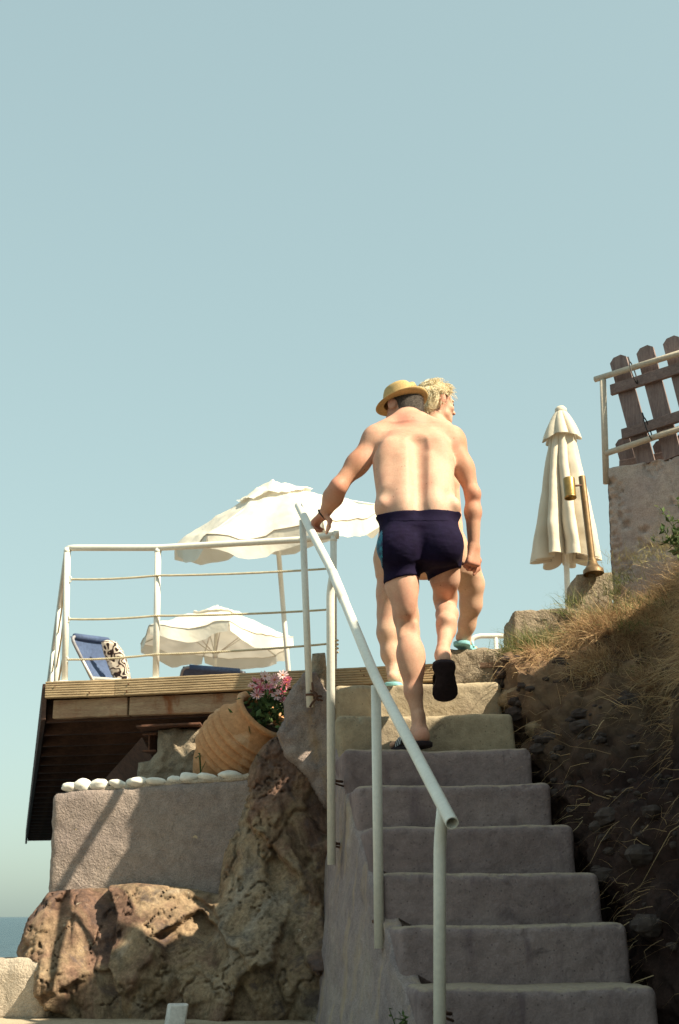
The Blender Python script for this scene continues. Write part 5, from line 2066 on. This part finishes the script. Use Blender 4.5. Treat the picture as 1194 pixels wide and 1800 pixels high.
# shoulders, trapezius, shoulder blades
shL, shR = P(657, 776, 6.03), P(800, 780, 6.02)
nk = P(720, 745, 6.07)
Fm.ell(shL, (0.056, 0.060, 0.062), k=0.05)
Fm.ell(shR, (0.052, 0.060, 0.064), k=0.05)
Fm.cone(P(703, 740, 6.07), P(664, 764, 6.04), 0.046, 0.050, 0.05)
Fm.cone(P(742, 742, 6.07), P(792, 766, 6.03), 0.046, 0.050, 0.05)
Fm.ell(P(686, 797, 5.904), (0.054, 0.040, 0.074), k=0.035)
Fm.ell(P(771, 790, 5.914), (0.050, 0.040, 0.070), k=0.04)
Fm.cone(P(676, 815, 5.93), P(682, 862, 5.86), 0.042, 0.040, 0.06)
Fm.cone(P(780, 815, 5.93), P(776, 862, 5.86), 0.041, 0.040, 0.06)
# ridges beside the spine and the furrow
Fm.cone(P(714, 800, 5.908), P(712, 885, 5.805), 0.022, 0.036, 0.06)
Fm.cone(P(757, 820, 5.896), P(763, 885, 5.802), 0.024, 0.036, 0.06)
Fm.cone(P(733, 775, 5.872), P(738, 896, 5.722), 0.002, 0.012, 0.075, sub=True)
# love handles, seat
Fm.ell(P(672, 893, 5.87), (0.030, 0.075, 0.036), k=0.05)
Fm.ell(P(798, 893, 5.87), (0.030, 0.075, 0.036), k=0.05)
Fm.ell(P(703, 962, 5.790), (0.098, 0.078, 0.098), k=0.035)
Fm.ell(P(776, 957, 5.800), (0.094, 0.078, 0.095), k=0.035)
Fm.cone(P(741, 930, 5.715), P(745, 1010, 5.74), 0.008, 0.016, 0.035, sub=True)
Fm.ell(P(735, 880, 6.02), (0.16, 0.10, 0.17), k=0.08)      # belly
# standing leg (left)
Fm.chain([P(706, 965, 5.86), P(707, 1030, 5.86), P(714, 1085, 5.88), P(718, 1112, 5.885)], [0.088, 0.071, 0.054, 0.049], 0.03)
Fm.ell(P(714, 1040, 5.80), (0.050, 0.042, 0.115), k=0.05)
Fm.chain([P(718, 1112, 5.88), P(720, 1150, 5.86), P(727, 1215, 5.84), P(736, 1262, 5.83), P(738, 1290, 5.82)], [0.047, 0.048, 0.039, 0.027, 0.029], 0.025)
Fm.ell(P(716, 1152, 5.825), (0.040, 0.034, 0.085), k=0.05)
Fm.ell(P(732, 1160, 5.83), (0.036, 0.032, 0.085), k=0.05)
Fm.cone(P(737, 1255, 5.80), P(740, 1292, 5.785), 0.011, 0.016, 0.02)
Fm.cone(P(706, 1098, 5.842), P(704, 1120, 5.84), 0.010, 0.010, 0.025)
Fm.cone(P(730, 1098, 5.842), P(731, 1120, 5.84), 0.010, 0.010, 0.025)
zs5 = ZK[5] + 0.012
ft = 0.024
hl = np.array((P(741, 1300, 5.80)[0], 5.775, zs5 + ft + 0.026))
toeL = np.array((P(704, 1300, 5.98)[0], 5.985, zs5 + ft + 0.016))
Fm.cone(hl, P(738, 1290, 5.82), 0.032, 0.034, 0.02)
Fm.cone(hl, toeL, 0.030, 0.020, 0.025)
Fm.cone(P(737, 1286, 5.83), toeL * 0.75 + hl * 0.25, 0.034, 0.022, 0.03)
dft = norm(toeL - hl)
sft = norm(np.cross((0, 0, 1.0), dft))
for i in range(5):
    b0 = toeL - dft * 0.035 + sft * (i - 2) * 0.017
    Fm.cone(b0, toeL + dft * (0.022 - 0.007 * abs(i - (3.6 if True else 0))) + sft * (i - 2) * 0.017, 0.012, 0.0095 + (0.003 if i == 4 else 0), 0.008)
# raised leg (right)
Fm.chain([P(779, 962, 5.88), P(782, 1015, 5.97), P(783, 1052, 6.09), P(784, 1066, 6.13)], [0.086, 0.067, 0.053, 0.047], 0.028)
Fm.chain([P(784, 1068, 6.12), P(786, 1080, 5.985), P(785, 1108, 5.90), P(779, 1140, 5.80), P(778, 1152, 5.775)], [0.046, 0.051, 0.042, 0.027, 0.028], 0.018)
Fm.ell(P(785, 1092, 5.90), (0.044, 0.055, 0.038), k=0.03)
hS, tS = P(780, 1158, 5.70), P(781.5, 1229, 5.885)
dR = norm(tS - hS)
upR = norm(np.array((0.02, 0.70, 0.72)))
upR = norm(upR - dR * np.dot(upR, dR))
sR = norm(np.cross(upR, dR))
hlR, toR = hS + dR * 0.035 + upR * 0.028, tS - dR * 0.045 + upR * 0.018
Fm.cone(P(778, 1152, 5.775), hlR, 0.032, 0.030, 0.02)
Fm.cone(hlR, toR, 0.029, 0.020, 0.02)
Fm.cone(P(779, 1152, 5.79), hlR * 0.4 + toR * 0.6 + upR * 0.012, 0.033, 0.024, 0.02)
for i in range(5):
    Fm.cone(toR + sR * (i - 2) * 0.017 - dR * 0.02, toR + sR * (i - 2) * 0.017 + dR * 0.022, 0.012, 0.0095, 0.008)
# left arm to the rail
elL = P(595, 856, 5.985)
wrL = P(571, 903, 6.10)
Fm.chain([shL, (shL + elL) / 2 + (0.0, 0, 0.0), elL], [0.050, 0.045, 0.038], 0.035)
Fm.ell((shL * 0.55 + elL * 0.45) + (0.012, -0.01, -0.01), (0.040, 0.040, 0.07), (norm(np.cross(elL - shL, (0, 1, 0))), (0, 1, 0), norm(elL - shL)), 0.04)
Fm.chain([elL, elL * 0.62 + wrL * 0.38, wrL], [0.038, 0.045, 0.028], 0.03)
Fm.ell(elL + (-0.004, -0.022, -0.006), (0.022, 0.022, 0.026), k=0.025)
railp = RP[3]
kn = P(554, 919, 6.125)
hand(Fm, wrL + (kn - wrL) * 0.12, kn, (0.25, 0.9, 0.1), norm(np.array((-0.9, 0.15, 0.4))), [(0.55, 0.55, 0.4), (0.6, 0.6, 0.45), (0.6, 0.6, 0.5), (0.65, 0.6, 0.5)],
     [wrL + (0.004, -0.012, -0.012), P(580, 915, 6.05), P(578, 926, 6.03), P(574, 937, 6.03)])
# right arm hanging
elR = P(831, 868, 5.985)
wrR = P(833, 962, 6.00)
Fm.chain([shR, (shR + elR) / 2, elR], [0.047, 0.042, 0.035], 0.03)
Fm.ell(shR * 0.5 + elR * 0.5 + (0.0, -0.02, 0), (0.038, 0.036, 0.075), (norm(np.cross(elR - shR, (0, 1, 0))), (0, 1, 0), norm(elR - shR)), 0.04)
Fm.chain([elR, elR * 0.66 + wrR * 0.34, wrR], [0.034, 0.038, 0.027], 0.025)
Fm.ell(elR + (0.008, -0.022, -0.004), (0.020, 0.020, 0.024), k=0.025)
knR = P(832, 990, 5.985)
hand(Fm, wrR, knR, (-0.75, -0.55, 0.05), norm(np.array((0.55, -0.75, 0.1))), [(0.9, 0.9, 0.5), (0.95, 0.95, 0.55), (1.0, 1.0, 0.55), (1.0, 1.0, 0.6)],
     [wrR + (0.004, 0.01, -0.012), P(842, 985, 6.03), P(841, 1000, 6.04), P(833, 1010, 6.03)])
# neck and bowed head
hc = P(710, 719, 6.175)
hup = norm(np.array((-0.08, 0.30, 0.95)))
hfw = norm(np.array((-0.58, 0.78, -0.34)))
hfw = norm(hfw - hup * np.dot(hfw, hup))
Fm.cone(P(723, 752, 6.05), hc + hup * -0.04 - hfw * 0.02, 0.068, 0.062, 0.04)
qh, hrt = head(Fm, hc, hup, hfw, 1.0, 0.025)
V, Q = Fm.mesh()
# skin tone: arms, shoulders, neck and calves more tanned; ears, elbows and nape redder
zw = P(735, 902, 5.8)[2]
px, py = in_view(V)
armm = np.maximum(smoothstep(650, 628, px) * (V[:, 2] > zw), smoothstep(800, 815, px) * (V[:, 2] > zw - 0.45))
tanv = np.clip(0.28 + 0.25 * smoothstep(zw + 0.10, zw + 0.45, V[:, 2]) + 0.55 * armm + 0.25 * (V[:, 2] < zw - 0.3) + 0.12 * fbm(V, 6, 3), 0, 1)
tanv *= 1 - 0.75 * np.exp(-((V[:, 2] - zw - 0.02) / 0.06) ** 2) * (1 - armm)
red = 0.55 * np.exp(-np.sum((V - P(722, 742, 6.0)) ** 2, 1) / 0.008) + 0.5 * np.exp(-np.sum((V - qh(-0.085, -0.01, 0)) ** 2, 1) / 0.0012)
red += 0.5 * np.exp(-np.sum((V - P(555, 922, 6.1)) ** 2, 1) / 0.004) + 0.4 * np.exp(-np.sum((V - P(835, 995, 5.98)) ** 2, 1) / 0.005)
red += 0.25 * np.exp(-np.sum((V - elL) ** 2, 1) / 0.002) + 0.3 * np.exp(-np.sum((V - elR) ** 2, 1) / 0.002) + 0.35 * np.exp(-np.sum((V - hl) ** 2, 1) / 0.004)
red = np.clip(red, 0, 1)
obj('body', (V, Q), 'skin_man', man, attrs={'tan': np.stack([tanv, red, red * 0], 1)})
for e in (-1, 1):
    obj('eye', lathe([(0.0, 0.003), (0.005, 0.002), (0.006, 0)], qh(e * 0.031, 0.0875, 0.001), hfw, 10), 'eye', man)

# swim trunks: the body's own surface moved out, cut at waist and hems
n = Fm.n
ax_ = [Fm.lo[i] + Fm.h * np.arange(n[i]) for i in range(3)]
GX, GY, GZ = np.meshgrid(*ax_, indexing='ij', sparse=True)
wl, wr, wm = P(663, 903, 5.8), P(806, 899, 5.8), P(738, 905, 5.75)
waist = GZ - (wl[2] + (wr[2] - wl[2]) * (GX - wl[0]) / (wr[0] - wl[0]) + 0.012 * np.cos((GX - wm[0]) * 20) * 0 - 0.22 * (GY - 5.78) * -0.3)
crx = P(747, 1010, 5.8)[0]
hemL = P(672, 1023, 5.8)[2] + (P(747, 1010, 5.8)[2] - P(672, 1023, 5.8)[2]) * (GX - P(672, 1023, 5.8)[0]) / (crx - P(672, 1023, 5.8)[0])
hemR = P(752, 1014, 5.8)[2] + (P(815, 990, 5.8)[2] - P(752, 1014, 5.8)[2]) * (GX - crx) / (P(815, 990, 5.8)[0] - crx)
hem = np.where(GX < crx, hemL, hemR) + np.maximum(GY - 5.8, 0) * 0.10
Ft = Fm.F - 0.0075
Ft = np.maximum(Ft, np.maximum(waist, hem - GZ))
Ft = np.maximum(Ft, np.maximum(GX - P(822, 950, 5.9)[0], P(655, 950, 5.9)[0] - GX) + 0 * GZ + 0 * GY)
Ft = np.maximum(Ft, -(Fm.F + 0.006))
# leave the hanging hand out
hx = wrR
Ft = np.where((GX > P(813, 960, 5.95)[0]) & (GZ < 9) & (GY > 5.90), np.maximum(Ft, 0.01), Ft)
Vt, Qt = Fm.mesh(Ft.astype(np.float32))
wrk = fbm(Vt * np.array((0.5, 1, 1.6)), 14, 3, seed=5) * 0.0035 + fbm(Vt * np.array((1, 1, 2.5)), 30, 2, seed=9) * 0.0012
obj('swim_trunks', (Vt + wrk[:, None] * np.array((0, 1, 0)), Qt), 'navy', man, label='navy swim trunks')
# printed side panel and waistband seam
px, py = in_view(Vt)
fc = Vt[Qt].mean(1)
fpx, fpy = in_view(fc)
Va, na = Vt, None
e1, e2 = Vt[Qt[:, 1]] - Vt[Qt[:, 0]], Vt[Qt[:, 2]] - Vt[Qt[:, 0]]
fn = np.cross(e1, e2)
fn /= np.linalg.norm(fn, axis=1)[:, None] + 1e-12
vn = np.zeros_like(Vt)
for k in range(4):
    np.add.at(vn, Qt[:, k], fn)
vn /= np.linalg.norm(vn, axis=1)[:, None] + 1e-12
sel = (fpx < 673) & (fn[:, 0] < -0.35) & (fc[:, 2] < zw - 0.09)
Vs, Qs = keep_used(Vt + vn * 0.0022, Qt[sel])
obj('side_panel', (Vs, Qs), 'teal_panel', man, label='blue patterned side panel of the trunks')
band = (np.abs(fpy - 906) < 9) & (fn[:, 2] < 0.6) & (fc[:, 1] < 6.1)
Vs, Qs = keep_used(Vt + vn * 0.0009, Qt[band])
obj('waistband', (Vs, Qs), 'navy', man)

# sandals
toe_dir = norm(toeL - hl)
s_ = sole('sandal', np.array((hl[0], hl[1], zs5)) - toe_dir * 0.04, np.array((toeL[0], toeL[1], zs5)) + toe_dir * 0.035, (0, 0, 1), 0.105, ft, 'sole', man)
mid_ = toeL * 0.62 + hl * 0.38
mid_[2] = zs5 + ft
arch = [mid_ + sft * 0.052 * math.cos(t) + UP * (0.062 * math.sin(t)) for t in np.linspace(0, math.pi, 14)]
Vs = []
for w_ in np.linspace(-0.04, 0.045, 5):
    for i, p in enumerate(arch):
        Vs.append(p + toe_dir * w_ + UP * (-0.10 * w_ - 0.004))
st_ = obj('sandal_strap', (np.array(Vs), grid_faces(5, 14)), 'sole', man)
for w_ in (-0.022, 0.0, 0.022):
    Vs = []
    for ww in (-0.0035, 0.0035):
        for i, p in enumerate(arch):
            Vs.append(mid_ + (p - mid_) * 1.03 + toe_dir * (w_ + ww) + UP * (-0.10 * w_ - 0.002))
    obj('stripe', (np.array(Vs), grid_faces(2, 14)), 'strap_white', st_)
sole('sandal', hS - upR * 0.022, tS - upR * 0.022, upR, 0.116, 0.022, 'sole', man, side=-1)
mR = hS * 0.40 + tS * 0.60
arch = [mR + sR * 0.052 * math.cos(t) + upR * (0.062 * math.sin(t)) for t in np.linspace(0, math.pi, 14)]
Vs = [p + norm(tS - hS) * w_ for w_ in np.linspace(-0.03, 0.03, 4) for p in arch]
obj('sandal_strap', (np.array(Vs), grid_faces(4, 14)), 'sole', man)
# bracelet
bd = norm(kn - wrL)
x_, y_, _ = frame(bd)
br = [wrL + bd * 0.010 + (x_ * math.cos(t) + y_ * math.sin(t)) * 0.0335 for t in np.linspace(0, 2 * math.pi, 28)]
obj('bracelet', tube(br, 0.004, 8, cap=False), 'dark', man)

# short hair on the back of the head
hv = Field(hc - 0.16, hc + 0.16, 0.005)
A = (hrt, hfw, hup)
hv.ell(qh(0, -0.018, 0.026), (0.0825, 0.098, 0.092), A, 0.02)
hv.ell(qh(0, -0.050, -0.046), (0.068, 0.055, 0.064), A, 0.03)
Vh, Qh = hv.mesh()
loc = Vh - hc
lr, lf, lu = loc @ hrt, loc @ hfw, loc @ hup
cutf = (lf[Qh].mean(1) < 0.010 + 0.5 * np.maximum(lu[Qh].mean(1) - 0.0, 0)) & ~((np.abs(lr[Qh].mean(1)) > 0.045) & (((lf[Qh].mean(1) + 0.006) / 0.036) ** 2 + ((lu[Qh].mean(1) + 0.03) / 0.058) ** 2 < 1))
Vh2, Qh2 = keep_used(Vh + (fbm(Vh, 60, 3) * 0.003)[:, None] * norm(Vh - hc), Qh[cutf])
hair = obj('hair', (Vh2, Qh2), 'hair_dark', man)
ii = RNG.integers(0, len(Qh2), 5200)
rp = Vh2[Qh2[ii]].mean(1) + RNG.normal(size=(5200, 3)) * 0.002
dn = rp - hc
dn /= np.linalg.norm(dn, axis=1)[:, None]
dn = dn * 0.75 - hup * 0.6 + RNG.normal(size=dn.shape) * 0.25
dn /= np.linalg.norm(dn, axis=1)[:, None]
vf, tn = blades(rp, dn, RNG.uniform(0.007, 0.014, len(rp)), RNG.uniform(0.0008, 0.0014, len(rp)), np.clip(RNG.normal(0.5, 0.3, len(rp)), 0, 1), np.full(len(rp), 0.1), 2)
MAT['hair_strand'] = blade_mat('grey_hair_strands', [(0.04, 0.03, 0.027), (0.09, 0.07, 0.055), (0.17, 0.135, 0.11), (0.32, 0.27, 0.23)], 0.1)
obj('hair_strands', vf, 'hair_strand', hair, attrs={'tone': tn}, smooth=False, kind='stuff')

# straw hat
hatc = hc + hup * 0.036 + np.array((-0.006, -0.012, -0.004))
hatu = norm(np.array((-0.13, 0.04, 0.98)))
hx_ = norm(hrt - hatu * np.dot(hrt, hatu))
hy_ = np.cross(hatu, hx_)
if np.dot(hy_, hfw) < 0:
    hy_ = -hy_
def hat_pt(ph, r, u, er=0.88):
    return hatc + hx_ * math.cos(ph) * r * er + hy_ * math.sin(ph) * r + hatu * u
nph = 72
rowsH = []
for (r, u) in ((0.101, 0.000), (0.100, 0.020), (0.097, 0.045), (0.093, 0.066), (0.086, 0.082), (0.072, 0.090), (0.05, 0.088), (0.025, 0.082), (0.004, 0.080)):
    row = []
    for i in range(nph):
        ph = 2 * math.pi * i / nph
        uu = u
        if u > 0.06:
            uu += 0.016 * math.sin(ph) * -0.3 - 0.016 * math.exp(-((math.cos(ph) * r) / 0.02) ** 2) * (1 if u > 0.079 else 0.2)
            if math.sin(ph) > 0.5:
                uu -= 0.010 * (math.sin(ph) - 0.5)
        row.append(hat_pt(ph, r, uu))
    rowsH.append(row)
Vc = np.array([p for r_ in rowsH for p in r_])
hat = obj('hat', (Vc, grid_faces(len(rowsH), nph, True)), 'straw_hat', man, label='tan straw hat with a blue grey band')
rowsB = []
for (dr, th) in ((-0.002, 0.0), (0.008, 0.0), (0.018, 0.0), (0.028, 0.0), (0.037, 0.0), (0.042, 0.0015), (0.044, 0.003), (0.042, 0.005), (0.035, 0.0045), (0.02, 0.0045), (0.0, 0.0045)):
    row = []
    for i in range(nph):
        ph = 2 * math.pi * i / nph
        cx_ = math.cos(ph)
        sy_ = math.sin(ph)
        t = max(dr, 0) / 0.044
        # brim turned up at the back, down at the front and sides
        drop = 0.005 - 0.010 * t * t * (sy_ > 0) * sy_ + 0.020 * t * t * max(-sy_, 0) - 0.006 * t * t * abs(cx_)
        row.append(hat_pt(ph, 0.101 + dr, drop - 0.004 + th))
    rowsB.append(row)
Vb = np.array([p for r_ in rowsB for p in r_])
obj('brim', (Vb, grid_faces(len(rowsB), nph, True)), 'straw_hat', hat)
rowsK = [[hat_pt(2 * math.pi * i / nph, r, u) for i in range(nph)] for (r, u) in ((0.102, 0.004), (0.1035, 0.006), (0.1028, 0.024), (0.1012, 0.026))]
obj('hat_band', (np.array([p for r_ in rowsK for p in r_]), grid_faces(4, nph, True)), 'hat_band', hat)

# ---------------------------------------------------------------- the woman ahead of him
WY = 6.58
wom = thing('person', 'blond woman in turquoise flip flops ahead of the man, face turned right', 'person', (float(P(745, 1190, WY)[0]), WY, ZK[7]))
Fw = Field((-0.0, 6.15, ZK[7] - 0.08), (0.95, 7.02, 3.40), 0.0055)
secs = []
for (py, xl, xr, Yc, hd) in ((745, 722, 790, 6.66, 0.050), (758, 700, 793, 6.64, 0.080), (780, 690, 795, 6.62, 0.100), (830, 684, 798, 6.60, 0.105), (870, 680, 800, 6.58, 0.105),
                             (905, 672, 806, 6.56, 0.115), (945, 664, 816, 6.55, 0.130), (985, 662, 822, 6.56, 0.125), (1010, 672, 818, 6.57, 0.10)):
    l_, r_ = P(xl, py, Yc), P(xr, py, Yc)
    secs.append(((l_ + r_) / 2, (r_[0] - l_[0]) / 2, hd))
Fw.sweep(secs, 0.03, 2.3)
wsL, wsR = P(698, 770, 6.63), P(792, 766, 6.66)
Fw.ell(wsL, (0.045, 0.05, 0.05), k=0.04)
Fw.ell(P(777, 757, 6.66), (0.050, 0.055, 0.050), k=0.04)
Fw.ell(P(705, 965, 6.49), (0.095, 0.08, 0.10), k=0.03)
Fw.ell(P(780, 960, 6.49), (0.095, 0.08, 0.10), k=0.03)
# left leg
zt7 = ZK[7] + 0.010
Fw.chain([P(695, 985, 6.56), P(690, 1045, 6.57), P(686, 1080, 6.57), P(684, 1112, 6.55), P(687, 1150, 6.54), P(692, 1178, 6.52)], [0.100, 0.074, 0.058, 0.054, 0.041, 0.030], 0.05)
wh = np.array((P(691, 1190, 6.5)[0], 6.47, zt7 + 0.045))
wt = np.array((P(697, 1190, 6.6)[0] + 0.05, 6.68, zt7 + 0.032))
Fw.cone(P(692, 1178, 6.52), wh, 0.031, 0.028, 0.02)
Fw.cone(wh, wt, 0.026, 0.016, 0.02)
Fw.cone(P(692, 1180, 6.54), wt * 0.7 + wh * 0.3, 0.030, 0.020, 0.025)
for i in range(5):
    sd_ = norm(np.cross((0, 0, 1.0), wt - wh))
    Fw.cone(wt + sd_ * (i - 2) * 0.016, wt + sd_ * (i - 2) * 0.016 + norm(wt - wh) * 0.028, 0.010, 0.008, 0.006)
# right leg on the plinth
zp = P(820, 1140, 6.80)[2] + 0.006
Fw.chain([P(790, 975, 6.56), P(814, 1000, 6.58), P(829, 1028, 6.62), P(828, 1062, 6.66), P(821, 1098, 6.72), P(816, 1120, 6.75)], [0.098, 0.078, 0.058, 0.050, 0.037, 0.030], 0.05)
vh = np.array((P(812, 1130, 6.76)[0], 6.755, zp + 0.045))
vt = np.array((P(818, 1130, 6.9)[0] + 0.03, 6.96, zp + 0.030))
Fw.cone(P(816, 1120, 6.76), vh, 0.030, 0.028, 0.02)
Fw.cone(vh, vt, 0.026, 0.016, 0.02)
Fw.cone(P(816, 1122, 6.78), vt * 0.6 + vh * 0.4, 0.028, 0.020, 0.025)
for i in range(5):
    sd_ = norm(np.cross((0, 0, 1.0), vt - vh))
    Fw.cone(vt + sd_ * (i - 2) * 0.016, vt + sd_ * (i - 2) * 0.016 + norm(vt - vh) * 0.028, 0.010, 0.008, 0.006)
# arms: hanging and bent forward
weL, wwL = P(694, 858, 6.66), P(712, 930, 6.78)
Fw.chain([wsL, weL, wwL], [0.044, 0.038, 0.026], 0.025)
hand(Fw, wwL, wwL + np.array((0.02, 0.06, -0.06)), (-0.3, 0.8, 0.5), (-0.9, -0.3, 0.2), [(0.5, 0.6, 0.4)] * 4,
     [wwL + (0.01, 0.01, 0), wwL + (0.03, 0.03, -0.01), wwL + (0.035, 0.05, -0.02), wwL + (0.035, 0.065, -0.03)], 0.0080, lens=(0.062, 0.069, 0.064, 0.05))
weR, wwR = P(795, 850, 6.70), P(805, 925, 6.70)
Fw.chain([P(784, 765, 6.66), weR, wwR], [0.044, 0.036, 0.026], 0.025)
hand(Fw, wwR, P(809, 945, 6.70), (-0.2, 0.95, 0.1), (0.95, 0.2, 0.1), [(0.6, 0.7, 0.4)] * 4,
     [wwR + (0.0, -0.01, -0.01), P(804, 938, 6.66), P(805, 948, 6.65), P(806, 956, 6.65)], 0.0080, lens=(0.062, 0.069, 0.064, 0.05))
wc = P(769, 711, 6.70)
wup = norm(np.array((0.02, 0.10, 0.99)))
wfw = norm(np.array((0.93, 0.42, -0.12)))
wfw = norm(wfw - wup * np.dot(wfw, wup))
Fw.cone(P(764, 752, 6.665), wc - wup * 0.05 - wfw * 0.015, 0.054, 0.050, 0.03)
qw, wrt = head(Fw, wc, wup, wfw, 0.93, 0.02)
V, Q = Fw.mesh()
tv = np.clip(0.35 + 0.3 * smoothstep(1.9, 2.4, V[:, 2]) + 0.15 * fbm(V, 6, 3), 0, 1)
rd = 0.7 * np.exp(-np.sum((V - qw(0.085, -0.01, 0)) ** 2, 1) / 0.0015) + 0.35 * np.exp(-np.sum((V - qw(0, 0.1, -0.03)) ** 2, 1) / 0.0015) + 0.3 * np.exp(-np.sum((V - qw(0.05, 0.06, -0.03)) ** 2, 1) / 0.0015)
obj('body', (V, Q), 'skin_woman', wom, attrs={'tan': np.stack([tv, np.clip(rd, 0, 1), rd * 0], 1)})
for e in (-1, 1):
    obj('eye', lathe([(0.0, 0.003), (0.006, 0.002), (0.008, 0)], qw(e * 0.031, 0.088, 0.001), wfw, 10), 'eye', wom)
    obj('eyebrow', tube(spline([qw(e * 0.015, 0.094, 0.022), qw(e * 0.032, 0.090, 0.027), qw(e * 0.050, 0.075, 0.020)], 5), 0.0035, 6), 'hair_blond', wom)
# bikini: top strap and bottom
n = Fw.n
ax_ = [Fw.lo[i] + Fw.h * np.arange(n[i]) for i in range(3)]
GX, GY, GZ = np.meshgrid(*ax_, indexing='ij', sparse=True)
z1, z0 = P(740, 925, 6.5)[2], P(740, 1000, 6.5)[2]
xa, xb = P(672, 950, 6.5)[0], P(800, 950, 6.5)[0]
Fb = np.maximum(Fw.F - 0.005, np.maximum(GZ - z1, z0 + np.abs(GX - (xa + xb) / 2) * 0.35 - GZ) + 0 * GY)
Fb = np.maximum(Fb, np.maximum(xa - GX, GX - xb))
Fb = np.maximum(Fb, -(Fw.F + 0.006))
Vt, Qt = Fw.mesh(Fb.astype(np.float32))
obj('swimsuit', (Vt, Qt), 'bikini', wom)
stp = [P(752, 728, 6.585), P(746, 735, 6.575), P(738, 748, 6.56), P(730, 765, 6.53)]
obj('shoulder_strap', tube(spline(stp, 6), 0.006, 8), 'bikini', wom)
# flip flops
def flipflop(heel, toe, z, parent):
    d_ = norm(np.array((toe - heel)[:2].tolist() + [0]))
    sole('flip_flop', np.array((heel[0], heel[1], z)) - d_ * 0.045, np.array((toe[0], toe[1], z)) + d_ * 0.04, (0, 0, 1), 0.098, 0.022, 'turquoise', parent)
    sd_ = np.cross((0, 0, 1.0), d_)
    fr_ = toe + d_ * 0.01
    fr_ = np.array((fr_[0], fr_[1], z + 0.04))
    for s__ in (-1, 1):
        e_ = heel * 0.45 + toe * 0.55 + sd_ * 0.040 * s__
        e_ = np.array((e_[0], e_[1], z + 0.018))
        obj('flip_flop_strap', tube(spline([fr_, (fr_ + e_) / 2 + UP * 0.025, e_], 6), 0.0065, 8), 'turquoise', parent)
flipflop(wh, wt, zt7 - 0.004, wom)
flipflop(vh, vt, zp - 0.002, wom)
# curly hair: a cap with many curved locks
cv_ = Field(wc - 0.18, wc + 0.2, 0.006)
A = (wrt, wfw, wup)
cv_.ell(qw(0, -0.020, 0.030), (0.082, 0.100, 0.092), A, 0.02)
cv_.ell(qw(0, -0.060, -0.020), (0.068, 0.050, 0.065), A, 0.03)
Vh, Qh = cv_.mesh()
loc = Vh - wc
lr, lf, lu = loc @ wrt, loc @ wfw, loc @ wup
fl_, fu_ = lf[Qh].mean(1), lu[Qh].mean(1)
cut = (fl_ < 0.030 + 0.9 * np.maximum(fu_ - 0.03, 0)) & ~((fl_ > -0.02) & (fu_ < 0.025))
Vh2, Qh2 = keep_used(Vh + (fbm(Vh, 30, 3) * 0.012)[:, None] * norm(Vh - wc), Qh[cut])
hairw = obj('hair', (Vh2, Qh2), 'hair_blond', wom, label='short curly blond hair')
locks = []
rg = np.random.default_rng(21)
for i in rg.integers(0, len(Qh2), 2600):
    p = Vh2[Qh2[i]].mean(0)
    o_ = norm(p - wc)
    fv = np.array([float(perlin((p * 22 + s__)[None])[0]) for s__ in (0.0, 13.7, 29.1)]) * 3.2 - wup * 0.5 - wfw * 0.5 + rg.normal(size=3) * 0.3
    sw = norm(fv - o_ * np.dot(fv, o_))
    L_ = rg.uniform(0.018, 0.045)
    tw_ = norm(np.cross(sw, o_))
    pts = [p - o_ * 0.004, p + o_ * L_ * 0.25 + sw * L_ * 0.35, p + o_ * L_ * 0.36 + sw * L_ * 0.9 + tw_ * L_ * 0.12, p + o_ * L_ * 0.22 + sw * L_ * 1.4 + tw_ * L_ * 0.3]
    pp_ = spline(pts, 3)
    locks.append(tube(pp_, [0.0013 * (1 - 0.75 * (j / (len(pp_) - 1)) ** 2) for j in range(len(pp_))], 4))
obj('hair_locks', join(*locks), 'hair_blond', hairw, kind='stuff')
